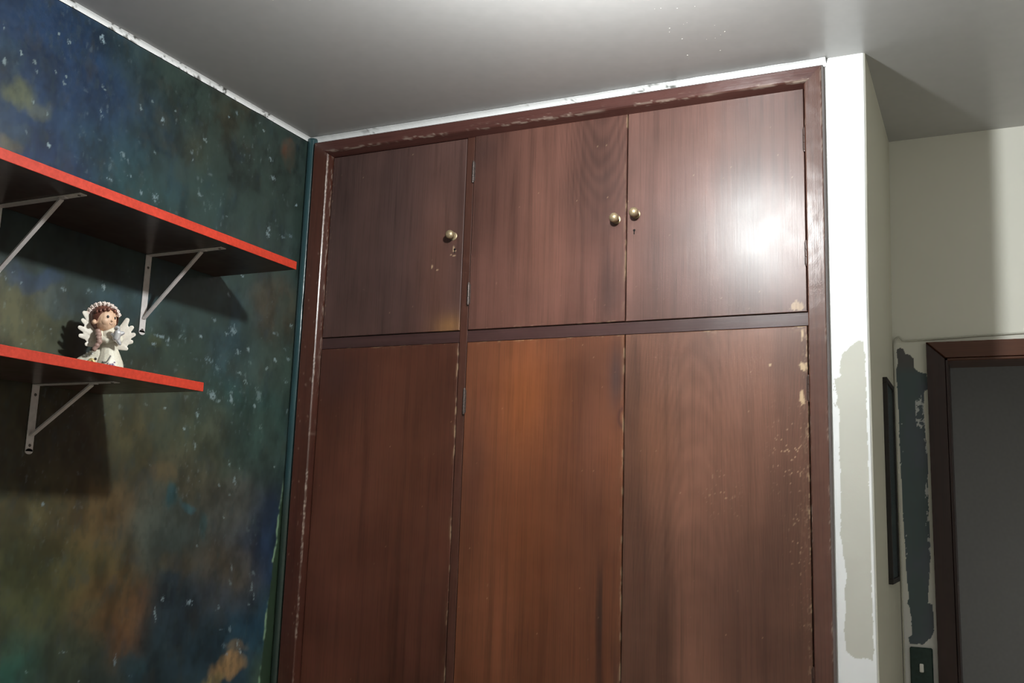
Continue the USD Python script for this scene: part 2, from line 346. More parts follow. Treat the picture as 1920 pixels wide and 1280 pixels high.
CHIPS = [
    (-0.87,2.753,0.008,0.0076), (-1,2.708,0.0036,0.0032), (-0.968,2.701,0.0047,0.0049), (-1.056,2.611,0.0052,0.0062),
    (-1.045,2.589,0.0035,0.0031), (-1.092,2.615,0.0034,0.0061), (-1.133,2.577,0.0049,0.006), (-1.143,2.656,0.0032,0.0038),
    (-0.97,2.594,0.0037,0.0064), (-0.857,2.634,0.004,0.0067), (-0.851,2.559,0.005,0.0084), (-0.851,2.626,0.0051,0.0042),
    (-1.045,2.513,0.0052,0.0046), (-1.007,2.502,0.0045,0.0039), (-1.054,2.438,0.0034,0.0046), (-0.989,2.428,0.0045,0.0039),
    (-0.995,2.611,0.0027,0.0024), (-0.964,2.61,0.0028,0.004), (-0.725,2.622,0.0055,0.0079), (-0.69,2.659,0.0045,0.0053),
    (-0.648,2.622,0.0047,0.0063), (-0.604,2.665,0.0036,0.0027), (-0.738,2.435,0.0054,0.0034), (-0.771,2.481,0.0064,0.0077),
    (-0.752,2.473,0.0043,0.0051), (-0.805,2.406,0.0082,0.0042), (-0.699,2.404,0.0055,0.0061), (-0.65,2.404,0.0103,0.0106),
    (-0.665,2.525,0.0046,0.0044), (-0.53,2.573,0.005,0.0065), (-0.523,2.552,0.0038,0.0047), (-0.483,2.625,0.0052,0.0038),
    (-0.394,2.728,0.0055,0.0049), (-0.361,2.749,0.0042,0.0079), (-0.256,2.76,0.006,0.0041), (-0.237,2.743,0.0046,0.0041),
    (-0.177,2.609,0.0094,0.0104), (-0.194,2.665,0.0062,0.0062), (-0.485,2.463,0.0077,0.0056), (-0.29,2.556,0.0044,0.003),
    (-0.056,2.56,0.0067,0.0053), (-0.37,2.433,0.0041,0.0029), (-0.183,2.428,0.0093,0.0082), (-0.11,2.439,0.0097,0.0042),
    (-0.072,2.454,0.0066,0.0042), (-0.281,2.274,0.0058,0.0029), (-0.336,2.207,0.0056,0.0048), (-0.177,2.446,0.0062,0.0082),
    (-1.064,2.09,0.0041,0.0044), (-1.045,2.107,0.0034,0.0037), (-1.022,2.088,0.0034,0.003), (-0.907,2.098,0.0075,0.0039),
    (-0.929,1.996,0.0027,0.0023), (-1.003,1.949,0.0043,0.0037), (-0.831,2.11,0.0079,0.0065), (-0.786,2.127,0.0041,0.0082),
    (-0.585,2.04,0.0164,0.0044), (-0.554,2.036,0.0084,0.0053), (-0.508,2.051,0.0099,0.0063), (-0.5,2.07,0.0062,0.0036),
    (-0.432,2.067,0.0078,0.0046), (-0.304,2.106,0.0127,0.0115), (-0.33,2.093,0.0083,0.0038), (-0.385,2.122,0.0067,0.0038),
    (-0.554,2.024,0.006,0.0044), (-0.605,2.016,0.0058,0.0043), (-0.278,2.047,0.0114,0.0067), (-0.232,2.062,0.0059,0.0068),
    (-0.107,2.132,0.0127,0.0041), (-0.058,2.09,0.0065,0.0052), (-0.106,2.049,0.0079,0.0071), (-0.041,2.063,0.0082,0.0041),
    (-0.04,2.17,0.0066,0.0042), (-0.393,2.005,0.0119,0.0093), (-0.358,1.988,0.0081,0.0084), (-0.368,1.91,0.0134,0.0111),
    (-0.34,1.895,0.0082,0.0037), (-0.29,1.912,0.0098,0.0133), (-0.278,1.944,0.0057,0.0057), (-0.168,1.931,0.0136,0.0158),
    (-0.182,1.9,0.0075,0.0049), (-0.259,1.986,0.0072,0.0048), (-0.233,1.966,0.0058,0.0068), (-0.046,1.991,0.0098,0.0051),
    (-0.028,1.898,0.0066,0.0092), (-0.421,1.851,0.0064,0.0082), (-0.419,1.763,0.0051,0.009), (-0.543,1.853,0.0071,0.0035),
    (-0.61,1.855,0.0057,0.0034), (-0.581,1.702,0.0057,0.0043), (-0.467,1.806,0.005,0.0036), (-0.448,1.812,0.0038,0.0027),
    (-0.145,1.84,0.0076,0.0059), (-0.141,2.019,0.0062,0.006), (-0.216,2.024,0.0059,0.0039), (-0.274,1.721,0.0042,0.0094),
    (-0.246,1.676,0.0057,0.0113), (-0.226,1.708,0.0058,0.0038), (-0.311,1.658,0.0041,0.0037), (-0.264,1.634,0.0042,0.0028),
    (-0.069,1.725,0.0048,0.004), (-0.898,1.592,0.0045,0.0038), (-0.279,1.569,0.0042,0.0028), (-0.378,1.493,0.0039,0.0027),
    (-0.134,1.408,0.009,0.0048), (-0.135,1.37,0.006,0.0114), (-0.122,1.346,0.006,0.0076), (-0.143,1.322,0.0059,0.0047),
    (-0.23,1.427,0.0043,0.0093), (-0.23,1.386,0.0071,0.0074), (-0.39,1.34,0.0115,0.007), (-0.491,1.36,0.0048,0.0068),
    (-0.514,1.32,0.0035,0.0118), (-0.219,1.256,0.0057,0.0074), (-0.236,1.213,0.0084,0.0055), (-0.18,1.215,0.0043,0.0093),
    (-0.222,1.19,0.0056,0.0046), (-0.166,1.192,0.0044,0.0056), (-0.635,1.214,0.0043,0.0128), (-0.582,1.175,0.0055,0.0041),
    (-0.891,1.219,0.0053,0.0036), (-0.793,1.253,0.0096,0.0023), (-0.741,1.182,0.003,0.0046), (-0.271,1.318,0.0069,0.0055),
    (-0.253,1.258,0.0083,0.0027), (-0.062,1.123,0.0046,0.0038),
]
TEAL_PATCH = [
    (1.7381,2.1365), (1.7488,2.1410), (1.7578,2.1373), (1.7619,2.1224),
    (1.7753,2.1186), (1.7855,2.1068), (1.7850,2.0938), (1.7860,2.0776),
    (1.7975,2.0658), (1.8211,2.0587), (1.8209,2.0121), (1.8119,2.0091),
    (1.8089,1.9643), (1.8097,1.9006), (1.8143,1.8217), (1.8112,1.6505),
    (1.8138,1.5587), (1.8057,1.4522), (1.8007,1.3918), (1.8120,1.3881),
    (1.8148,1.3480), (1.8135,1.3108), (1.8044,1.2924), (1.7971,1.2888),
    (1.7868,1.2762), (1.7480,1.2730), (1.7443,1.2906), (1.7546,1.2989),
    (1.7546,1.3438), (1.7513,1.3736), (1.7472,1.3839), (1.7444,1.3852),
    (1.7493,1.4036), (1.7464,1.4489), (1.7450,1.4946), (1.7420,1.5866),
    (1.7405,1.6798), (1.7395,1.7424), (1.7375,1.8214), (1.7384,1.9012),
    (1.7369,1.9978), (1.7348,2.0792), (1.7414,2.0954), (1.7388,2.1118),
]
PUTTY = [
    (1.7120,2.0472), (1.7028,2.0504), (1.6863,2.0418), (1.6657,2.0226),
    (1.6573,1.9989), (1.6558,1.9724), (1.6594,1.9656), (1.6441,1.9554),
    (1.6449,1.9355), (1.6495,1.9143), (1.6441,1.8991), (1.6519,1.8827),
    (1.6498,1.8147), (1.6515,1.6858), (1.6491,1.5791), (1.6589,1.5019),
    (1.6609,1.4847), (1.6549,1.4521), (1.6567,1.4042), (1.6508,1.3585),
    (1.6570,1.3116), (1.6735,1.3009), (1.7060,1.2992), (1.7165,1.2981),
    (1.7165,1.4636), (1.7165,1.7760), (1.7165,1.9967),
]


def mural(y, z):
    """Sponged paint of the left wall: patches of blue, teal, green, ochre and brown that run into each other, with chipped specks."""
    wy = y + 0.075 * (n2(y, z, 11, 9, 11) - 0.5) + 0.030 * (n2(y, z, 38, 30, 12) - 0.5)
    wz = z + 0.110 * (n2(y, z, 10, 8, 13) - 0.5) + 0.045 * (n2(y, z, 34, 26, 14) - 0.5)
    acc = np.zeros((len(y), 3))
    tot = np.full(len(y), 0.06)
    base = np.array([0.019, 0.034, 0.031])
    acc += 0.06 * base
    small = []
    for cy, cz, ry, rz, r, g, b, w in BLOBS:
        if r > g:
            r, g, b = r * 0.86, g * 0.96, b * 0.80
        if b > 1.35 * g and cz < 1.62:
            r, g, b = r * 0.62, g * 0.74, b * 0.60
        q = ((wy - cy) / ry) ** 2 + ((wz - cz) / rz) ** 2
        if min(ry, rz) < 0.053:
            small.append((q * 1.9, (r, g, b), w))
            continue
        k = w * np.exp(-1.1 * q)
        acc += k[:, None] * np.array([r, g, b])
        tot += k
    col = acc / tot[:, None]
    for q, c, w in small:
        k = (min(0.70, 0.58 * w) * (1 - smooth01(q, 0.15, 1.3)))[:, None]
        col = col * (1 - k) + k * np.array(c)
    col *= (0.90 + 0.18 * smooth01(z, 1.55, 1.9))[:, None] * (0.62 + 0.70 * smooth01(n2(y, z, 24, 16, 21, 5), 0.28, 0.72))[:, None]
    for sd, fy, fz, lo, hi, amt, c in ((22, 70, 36, 0.54, 0.66, 0.40, (0.020, 0.042, 0.040)), (23, 30, 18, 0.58, 0.70, 0.38, (0.052, 0.044, 0.026)),
                                       (24, 44, 24, 0.58, 0.70, 0.40, (0.016, 0.036, 0.062)), (25, 90, 48, 0.58, 0.68, 0.45, (0.012, 0.017, 0.015)), (26, 55, 30, 0.62, 0.72, 0.40, (0.050, 0.075, 0.072))):
        k = (smooth01(n2(y, z, fy, fz, sd, 5), lo, hi) * amt)[:, None]
        col = col * (1 - k) + k * (0.5 * col + 0.5 * np.array(c))
    k = (0.5 * smooth01(n2(y, z, 20, 14, 27, 5), 0.42, 0.60) * smooth01(z, 1.6, 1.9) * smooth01(y, -0.9, -0.5))[:, None]
    col = col * (1 - k) + k * np.array([0.032, 0.058, 0.046])
    lum = (col @ np.array([0.3, 0.5, 0.2]))[:, None]
    col = col * 0.86 + 0.14 * lum * np.array([1.0, 1.0, 0.95])
    # chips and scuffs where the pale undercoat shows
    ch = np.zeros(len(y))
    jit = n2(y, z, 190, 150, 31, 3) - 0.5
    rag = n2(y, z, 420, 300, 36, 2) - 0.5
    for i, (cy, cz, ry, rz) in enumerate(CHIPS):
        amp = (0.85, 0.5, 0.65, 0.38, 0.75)[i * 7 % 5]
        near = (np.abs(y - cy) < 3 * ry + 0.01) & (np.abs(z - cz) < 3 * rz + 0.01)
        if near.any():
            q = np.sqrt(((y[near] - cy + 0.2 * (z[near] - cz)) / ry) ** 2 + ((z[near] - cz) / rz) ** 2) + 3.4 * jit[near] + 3.2 * rag[near]
            ch[near] = np.maximum(ch[near], amp * (1 - smooth01(q, 0.2, 1.1)))
    band = smooth01(n2(y, z, 7, 6, 32), 0.46, 0.66) * smooth01(z, 1.25, 1.7)
    spk = smooth01(n2(y, z, 120, 75, 33, 3), 0.64, 0.78) * band * 0.22
    ch = np.maximum(ch, spk)
    hue = n2(y, z, 8, 8, 34)[:, None]
    chip_col = hue * np.array([0.27, 0.33, 0.30]) + (1 - hue) * np.array([0.20, 0.29, 0.36])
    col = col * (1 - ch[:, None]) + ch[:, None] * chip_col
    # green strip with a peeled pale rim beside the corner, lower down
    edge = -0.024 - 0.085 * (1.65 - z) + 0.014 * (n2(y * 0, z, 1, 14, 41) - 0.5) * 2 + 0.006 * (n2(y, z, 80, 50, 43) - 0.5)
    low = smooth01(-z, -1.70, -1.62)
    g = smooth01(y, edge, edge + 0.004) * low
    col = col * (1 - g[:, None]) + g[:, None] * np.array([0.026, 0.046, 0.026])
    rim = np.exp(-((y - edge) / 0.0038) ** 2) * low * smooth01(n2(y * 0, z, 1, 22, 42), 0.40, 0.55)
    col = col * (1 - rim[:, None]) + rim[:, None] * np.array([0.24, 0.36, 0.23])
    return col


ms, t = slab(steps((-3.4, -1.32, 0.08), (-1.32, 0.0, 0.0028), (0.0, 0.06, 0.03)), steps((0, 1.0, 0.1), (1.0, 2.79, 0.0034), (2.79, 2.8, 0.01)),
             lambda u, v, w: (w, u, v), 0.12, 0, mural)
wall_left = obj('wall_left', ms, M['mural_paint'], tint=t)
tag(wall_left, 'left wall with sponged blue, green and ochre paint, chipped in places', 'wall', 'structure')

tag(obj('ceiling', box(-0.12, 3.1, -3.5, DW + 0.12, H, H + 0.12), M['ceiling_paint']), 'plain grey-white painted ceiling over the room', 'ceiling', 'structure')
tag(obj('floor', box(-0.12, 3.1, -3.5, DW + 0.06, -0.1, 0.0), M['floor_tile']), 'pale beige floor of the room, below the frame', 'floor', 'structure')
tag(obj('wall_right', box(3.0, 3.1, -3.4, 1.9, 0, H), M['cream_wall_paint']), 'cream wall on the right side of the room, beyond the frame', 'wall', 'structure')
tag(obj('wall_front', box(-0.12, 3.1, -3.5, -3.4, 0, H), M['cream_wall_paint']), 'cream wall at the viewer end of the room', 'wall', 'structure')

# ceiling flakes
rng = np.random.default_rng(5)
fl = []
for k in range(16):
    cx, cy = 1.36 + rng.normal(0, 0.05), -0.30 + rng.normal(0, 0.09)
    r = rng.uniform(0.0008, 0.0022)
    s = trimesh.creation.icosphere(subdivisions=1, radius=r)
    s.apply_scale((1, rng.uniform(0.7, 1.6), 0.4))
    s.apply_translation((cx, cy, H))
    fl.append(s)
fp = obj('paint_flake', cat(*fl), M['ceramic_white'], stage.GetPrimAtPath('/World/ceiling'))
fp.SetCustomDataByKey('kind', 'stuff')


# nib wall between the wardrobe and the door recess
def nib_tint(x, z):
    white = np.array([0.80, 0.815, 0.81])
    putty = np.array([0.51, 0.51, 0.45])
    wx = x + 0.0035 * (n2(x, z, 60, 60, 51) - 0.5) * 2
    wz = z + 0.0050 * (n2(x, z, 60, 60, 52) - 0.5) * 2
    a = inside_polygon(wx, wz, PUTTY)
    col = np.where(a[:, None], putty, white)
    speck = (np.abs(x - 1.6455) < 0.006) & (np.abs(z - 1.925) < 0.04) & (n2(x, z, 260, 260, 53, 2) > 0.60)
    col = np.where(speck[:, None], np.array([0.50, 0.50, 0.46]), col)
    col *= (0.97 + 0.06 * n2(x, z, 12, 5, 54))[:, None]
    return col


NIB_Y = -0.008


def nib_right(z):
    return 1.7268 + 0.008 * smooth01(z, 2.1, 2.8)


zs = steps((0, 1.0, 0.25), (1.0, 2.2, 0.0025), (2.2, 2.8, 0.05))
xs = steps((1.600, 1.722, 0.002))
ms, t = slab(xs, zs, lambda u, v, w: (u + (nib_right(v) - 1.727) * smooth01(u, 1.65, 1.72) + 0.0008 * (w > -0.1), NIB_Y - w, v), DW - NIB_Y, 0.005, nib_tint)
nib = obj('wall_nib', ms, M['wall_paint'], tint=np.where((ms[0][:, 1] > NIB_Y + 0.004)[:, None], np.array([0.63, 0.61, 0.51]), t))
tag(nib, 'narrow white end wall right of the wardrobe, with a greyish putty patch', 'wall', 'structure')


# wall with the doorway
def door_wall_tint(x, z):
    cream = np.array([0.80, 0.79, 0.71])
    col = np.tile(cream, (len(x), 1))
    wx = x + 0.0022 * (n2(x, z, 110, 110, 61) - 0.5) * 2
    wz = z + 0.0030 * (n2(x, z, 110, 110, 62) - 0.5) * 2
    a = inside_polygon(wx, wz, TEAL_PATCH)
    teal = np.array([0.120, 0.140, 0.170])
    k = smooth01(n2(x, z, 22, 12, 63), 0.35, 0.65)[:, None]
    teal = teal * (1 - k) + k * np.array([0.105, 0.140, 0.148])
    top = smooth01(z, 2.05, 2.10)[:, None]
    teal = teal * (1 - top) + top * np.array([0.125, 0.122, 0.122])
    col = np.where(a[:, None], teal, col)
    edge = np.minimum(np.abs(x - (1.8125 + 0.004 * (n2(x * 0, z, 1, 30, 64) - 0.5))), 9)
    chip = a & (edge < 0.010) & (z > 1.40) & (z < 2.03) & (n2(x, z, 140, 70, 65, 4) > 0.56 + 0.03 * edge / 0.003)
    chip |= a & (np.abs(x - 1.800) < 0.014) & (np.abs(z - 1.945) < 0.05) & (n2(x, z, 130, 100, 66, 3) > 0.56)
    chip |= a & (x < 1.750) & (n2(x, z, 150, 110, 67, 3) > 0.70) & (z < 1.95)
    col = np.where(chip[:, None], np.array([0.62, 0.64, 0.64]), col)
    # greyer undercoat low down beside the switch
    low = smooth01(-z, -1.55, -1.30)[:, None] * ((x < 1.83)[:, None])
    col = np.where(a[:, None], col, col * (1 - low) + low * np.array([0.78, 0.78, 0.77]))
    return col


DX0, DX1, DZ = 1.872, 2.672, 2.104       # doorway
ms1, t1 = slab(steps((1.60, 1.725, 0.125), (1.725, 1.835, 0.0018), (1.835, DX0, 0.037)), steps((0, 1.1, 0.3), (1.1, 2.2, 0.0025), (2.2, 2.8, 0.1)),
               lambda u, v, w: (u, DW - w, v), 0.13, 0, door_wall_tint)
ms2, t2 = slab(steps((DX0, DX1, 0.1)), steps((DZ, 2.8, 0.1)), lambda u, v, w: (u, DW - w, v), 0.13, 0, door_wall_tint)
ms3, t3 = slab(steps((DX1, 3.0, 0.1)), steps((0, 2.8, 0.2)), lambda u, v, w: (u, DW - w, v), 0.13, 0, door_wall_tint)
V = np.vstack([ms1[0], ms2[0], ms3[0]])
F = np.vstack([ms1[1], ms2[1] + len(ms1[0]), ms3[1] + len(ms1[0]) + len(ms2[0])])
wb = obj('wall_back', (V, F), M['wall_paint'], tint=np.vstack([t1, t2, t3]))
tag(wb, 'set-back cream wall around the doorway, old dark teal paint left bare beside the frame', 'wall', 'structure')

# hallway behind the doorway
tag(obj('wall_hall', cat(box(0.9, 3.1, 1.75, 1.85, 0, 2.6), box(0.9, 1.0, DW + 0.13, 1.75, 0, 2.6)), M['hall_paint']), 'dim grey hallway wall seen through the open doorway', 'wall', 'structure')
tag(obj('floor_hall', box(0.9, 3.1, DW + 0.06, 1.85, -0.1, 0.0), M['hall_tile']), 'pale tiled hallway floor beyond the doorway, below the frame', 'floor', 'structure')
tag(obj('ceiling_hall', box(0.9, 3.1, DW + 0.12, 1.85, 2.5, 2.6), M['hall_paint']), 'ceiling of the dark hallway behind the doorway', 'ceiling', 'structure')

# doorway: lining and architrave
d1 = thing('door_1', 'dark red-brown wooden door frame around the open dark doorway', 'door frame')
d1.SetCustomDataByKey('kind', 'structure')
lin = 0.018
obj('jamb_lining', box(DX0, DX0 + lin * 0.5, DW - 0.012, DW + 0.14, 0, DZ, 0.002), M['casing_wood'], d1)
obj('jamb_lining', box(DX1 - lin * 0.5, DX1, DW - 0.012, DW + 0.14, 0, DZ, 0.002), M['casing_wood'], d1)
obj('head_lining', box(DX0, DX1, DW - 0.012, DW + 0.14, DZ - lin * 0.5, DZ, 0.002), M['casing_head_wood'], d1)


def mitred(x0, x1, z0, z1, inner, y0, y1, which):
    """One member of a mitred architrave; inner = (x0, x1, z1) of the opening, outer = (x0, x1, z1)."""
    ix0, ix1, iz = inner
    poly = {'left': [(x0, z0), (ix0, z0), (ix0, iz), (x0, z1)], 'right': [(ix1, z0), (x1, z0), (x1, z1), (ix1, iz)],
            'head': [(x0, z1), (ix0, iz), (ix1, iz), (x1, z1)]}[which]
    P = np.array(poly)
    c = P.mean(0)
    Q = P + (c - P) / np.linalg.norm(c - P, axis=1, keepdims=True) * 0.004
    return trimesh.convex.convex_hull(np.vstack([np.column_stack([P[:, 0], np.full(4, y1), P[:, 1]]),
                                                 np.column_stack([P[:, 0], np.full(4, y0 + 0.004), P[:, 1]]),
                                                 np.column_stack([Q[:, 0], np.full(4, y0), Q[:, 1]])]))


for part, wh, mt in (('casing', 'left', 'casing_wood'), ('casing', 'right', 'casing_wood'), ('head_casing', 'head', 'casing_head_wood')):
    obj(part, mitred(1.822, 2.722, 0, 2.152, (DX0, DX1, DZ), DW - 0.018, DW, wh), M[mt], d1)

# coves and beads
def cove_tint(P, seed, dark):
    n = fbm(P * 90, 4, seed)
    n3 = fbm(P * 14, 3, seed + 1)
    c = np.tile(np.array([0.80, 0.81, 0.80]), (len(P), 1))
    worn = 0.22 * np.exp(-((P[:, 1] + 0.32) / 0.16) ** 2) * (dark > 0)
    ch = smooth01(n, 0.56 - 0.35 * worn, 0.64 - 0.35 * worn) * smooth01(n3, 0.55 - dark - worn, 0.70 - dark - worn)
    return c * (1 - ch[:, None]) + ch[:, None] * np.array([0.10, 0.10, 0.09])


def cove(a, b, nrm1, nrm2, r, seed, step=0.006, wob=0.18):
    """A hand-run plaster cove from a to b in the angle of two surfaces whose inward normals are nrm1, nrm2."""
    a, b = np.array(a, float), np.array(b, float)
    n = int(np.linalg.norm(b - a) / step)
    s = np.linspace(0, 1, n)
    th = np.linspace(0, np.pi / 2, 7)
    n1, n2_ = np.array(nrm1, float), np.array(nrm2, float)
    V = []
    for k, q in enumerate(s):
        p = a + (b - a) * q
        rr = r * (1 + wob * 2 * (fbm(np.array([[q * 40, seed, 0.3]]), 3, seed)[0] - 0.5))
        for j, tt in enumerate(th):
            V.append(p + rr * ((1 - np.sin(tt) * 0.8 - 0.2 * tt / (np.pi / 2)) * n1 + (1 - np.cos(tt) * 0.8 - 0.2 * (1 - tt / (np.pi / 2))) * n2_))
        V.append(p - 0.002 * (n1 + n2_))
    V = np.array(V)
    m = len(th) + 1
    F = []
    for i in range(n - 1):
        for j in range(m):
            q = (j + 1) % m
            F += [(i * m + j, i * m + q, (i + 1) * m + q), (i * m + j, (i + 1) * m + q, (i + 1) * m + j)]
    F += [(0, j + 1, j) for j in range(1, m - 1)] + [((n - 1) * m, (n - 1) * m + j, (n - 1) * m + j + 1) for j in range(1, m - 1)]
    F = np.array(F)
    if trimesh.Trimesh(V, F, process=False).volume < 0:
        F = F[:, ::-1]
    return V, F


ms = cove((0, -3.4, H), (0, 0.0, H), (1, 0, 0), (0, 0, -1), 0.013, 3)
tag(obj('trim_1', ms, M['bead_paint'], tint=cove_tint(ms[0], 7, 0.08), smooth=True), 'rough white plaster bead where the painted left wall meets the ceiling', 'trim', 'structure')
ms = cove((0.0, -0.002, H), (1.64, -0.002, H), (0, -1, 0), (0, 0, -1), 0.0185, 4)
tag(obj('trim_2', ms, M['bead_paint'], tint=cove_tint(ms[0], 17, -0.06), smooth=True), 'bright white plaster strip between the wardrobe top and the ceiling', 'trim', 'structure')
zz = np.linspace(0, 2.795, 500)
wob = (fbm(np.stack([zz * 9, zz * 0, zz * 0], 1), 3, 71) - 0.5) * 0.004
ms = tube(np.stack([0.0145 + wob, -0.010 - wob * 0.5, zz], 1), 0.0165, 14)
tz = ms.vertices[:, 2]
low = smooth01(-tz, -1.75, -1.55)[:, None]
tt = np.array([0.024, 0.062, 0.070]) * (1 - low) + low * np.array([0.026, 0.042, 0.034])
tag(obj('trim_3', ms, M['gloss_teal_paint'], smooth=True, tint=tt), 'glossy dark teal bead down the corner between mural wall and wardrobe', 'trim', 'structure')

# ------------------------------------------------------------------ wardrobe
w = thing('wardrobe', 'built-in dark brown wooden wardrobe with six flat doors and brass knobs', 'wardrobe')
TRIM_Y = -0.030
RED = np.array([0.088, 0.030, 0.021])
CHIP = np.array([0.46, 0.37, 0.30])


def trim_member(name, prof, axis, a, b, miter_a, miter_b, chipf, mt, base=RED):
    """Sweeps a moulding profile [(across, y)] between a and b; the ends are cut at 45 degrees where miter_* is a slope per unit across."""
    prof = np.array(prof, float)
    dense, k = [], len(prof)
    for i in range(k - 1):
        n = max(1, int(np.linalg.norm(prof[i + 1] - prof[i]) / 0.0025))
        for j in range(n):
            dense.append(prof[i] + (prof[i + 1] - prof[i]) * j / n)
    dense.append(prof[-1])
    front = np.array(dense)
    back = np.array([[front[-1, 0], 0.03], [front[0, 0], 0.03]])
    ring = np.vstack([front, back])
    m = len(ring)
    n = int((b - a) / 0.006)
    V = []
    for q in np.linspace(0, 1, n):
        lo = a + miter_a(ring[:, 0])
        hi = b + miter_b(ring[:, 0])
        s = lo + (hi - lo) * q
        V.append(np.column_stack([ring[:, 0], ring[:, 1], s]) if axis == 'z' else np.column_stack([s, ring[:, 1], ring[:, 0]]))
    V = np.vstack(V)
    F = []
    for i in range(n - 1):
        j = np.arange(m)
        q = (j + 1) % m
        F += [np.column_stack([i * m + j, i * m + q, (i + 1) * m + q]), np.column_stack([i * m + j, (i + 1) * m + q, (i + 1) * m + j])]
    j = np.arange(1, m - 1)
    F += [np.column_stack([0 * j, j + 1, j]), np.column_stack([0 * j + (n - 1) * m, (n - 1) * m + j, (n - 1) * m + j + 1])]
    F = np.vstack(F)
    if trimesh.Trimesh(V, F, process=False).volume < 0:
        F = F[:, ::-1]
    v = V.copy()
    v[:, 1] -= 0.0008 * (fbm(v * np.array([30, 30, 30]), 3, 81) - 0.5)
    tone = 0.80 + 0.4 * fbm(v * (np.array([9, 9, 3]) if axis == 'z' else np.array([3, 9, 9])), 3, 82)
    col = base * tone[:, None]
    c = chipf(v)[:, None]
    col = col * (1 - c) + c * CHIP
    return obj(name, (v, F), mt, w, tint=np.clip(col, 0.002, 0.9))


zero = lambda q: 0 * q


def chip_line(v, coord, at, width, along, seed, amount, freq=(160, 60)):
    s = v[:, along]
    n = fbm(np.stack([s * freq[0], v[:, 2 - along] * 210 + seed, v[:, 1] * 160], 1), 3, seed)
    n3 = fbm(np.stack([s * freq[1] * 0.2, s * 0, s * 0], 1), 2, seed + 1)
    k = np.exp(-((v[:, coord] - at) / width) ** 2)
    return k * smooth01(n, 0.50, 0.60) * smooth01(n3, 0.62 - amount, 0.78 - amount)


L0, L1, L2 = 0.033, 0.0925, 0.0935
R0, R1, R2 = 1.6345, 1.5860, 1.5855
T0, T1, T2 = 2.7770, 2.7385, 2.7290


def chips_left(v):
    fr_ = v[:, 1] < TRIM_Y + 0.006
    c = chip_line(v, 0, L1 - 0.001, 0.0030, 2, 91, 0.24) * fr_ * 0.7 + 0.7 * chip_line(v, 1, -0.005, 0.005, 2, 92, 0.16, (75, 60)) * (v[:, 0] > L1 - 0.002) * smooth01(v[:, 2], 1.7, 2.2)
    line = np.exp(-((v[:, 0] - L1 + 0.001) / 0.0022) ** 2) * fr_ * 0.14 * smooth01(v[:, 2], 1.3, 1.7)
    spots = smooth01(fbm(v * np.array([110, 0, 60]), 3, 93), 0.76, 0.84) * 0.3
    return np.clip(c + line + spots, 0, 1) * smooth01(v[:, 2], 0.9, 1.4)


def chips_right(v):
    c = chip_line(v, 0, R0 - 0.006, 0.0022, 2, 94, 0.20) * 0.45 + chip_line(v, 0, R1, 0.002, 2, 97, 0.08) * 0.5
    return np.clip(c, 0, 1)


def chips_head(v):
    fr_ = v[:, 1] < TRIM_Y + 0.008
    seg = fbm(np.stack([v[:, 0] * 6, 0 * v[:, 0], 0 * v[:, 0]], 1), 2, 99)
    ridge = 0.6 * fr_ * np.exp(-((v[:, 2] - T1 - 0.001) / 0.0022) ** 2) * smooth01(seg, 0.50, 0.58) + 0.5 * fr_ * chip_line(v, 2, T1 + 0.001, 0.004, 0, 95, 0.16, (55, 60))
    blot = smooth01(fbm(v * np.array([60, 0, 130]), 3, 96), 0.66, 0.74) * 0.45 * fr_ * np.exp(-((v[:, 2] - 2.744) / 0.008) ** 2) * smooth01(fbm(np.stack([v[:, 0] * 9, 0 * v[:, 0], 0 * v[:, 0]], 1), 2, 98), 0.45, 0.6)
    return np.clip(ridge + blot, 0, 1)


trim_member('jamb', [(L0, 0.0), (L0 + 0.001, TRIM_Y + 0.004), (L0 + 0.005, TRIM_Y), (L1 - 0.003, TRIM_Y), (L1, TRIM_Y + 0.003), (L2, 0.003)], 'z', 0.0, 0.0 + T0,
            zero, lambda q: -(q - L0) * (T0 - T2) / (L2 - L0) * 1.0, chips_left, M['trim_wood'], base=np.array([0.080, 0.027, 0.018]))
trim_member('jamb', [(R2, 0.003), (R1, TRIM_Y + 0.003), (R1 + 0.003, TRIM_Y), (R0 - 0.0065, TRIM_Y), (R0 - 0.0045, TRIM_Y + 0.0015), (R0 - 0.0005, -0.0130), (R0, -0.0075), (R0, 0.0)], 'z', 0.0, 0.0 + T0,
            zero, lambda q: -(R0 - q) * (T0 - T2) / (R0 - R2), chips_right, M['trim_wood'], base=np.array([0.095, 0.042, 0.030]))
trim_member('head_trim', [(T0, 0.0), (T0 - 0.001, TRIM_Y + 0.004), (T0 - 0.005, TRIM_Y), (T1 + 0.003, TRIM_Y), (T1, TRIM_Y + 0.003), (T2, 0.003)], 'x', L0, R0,
            lambda q: (T0 - q) * (L2 - L0) / (T0 - T2), lambda q: -(T0 - q) * (R0 - R2) / (T0 - T2), chips_head, M['head_wood'], base=np.array([0.085, 0.032, 0.026]))


def figure(x, z, x0, z0, a, b, freq, amp):
    """Cathedral grain: nested arches."""
    q = (z - z0) * b + ((x - x0) * a) ** 2 + 0.20 * (n2(x, z, 7, 3, 101) - 0.5) + 0.05 * (n2(x, z, 60, 9, 102) - 0.5)
    return 1 - amp * (0.5 + 0.5 * np.sin(2 * np.pi * q * freq))


DOORS = {'ul': (0.0955, 0.5835, 2.1335, 2.7265), 'um': (0.6120, 1.0955, 2.1335, 2.7300), 'ur': (1.0985, 1.5795, 2.1330, 2.7300),
         'll': (0.0955, 0.5835, 0.08, 2.0960), 'lm': (0.6120, 1.0955, 0.08, 2.0960), 'lr': (1.0985, 1.5790, 0.08, 2.0960)}


def gauss(x, z, cx, cz, rx, rz):
    return np.exp(-(((x - cx) / rx) ** 2 + ((z - cz) / rz) ** 2))[:, None]


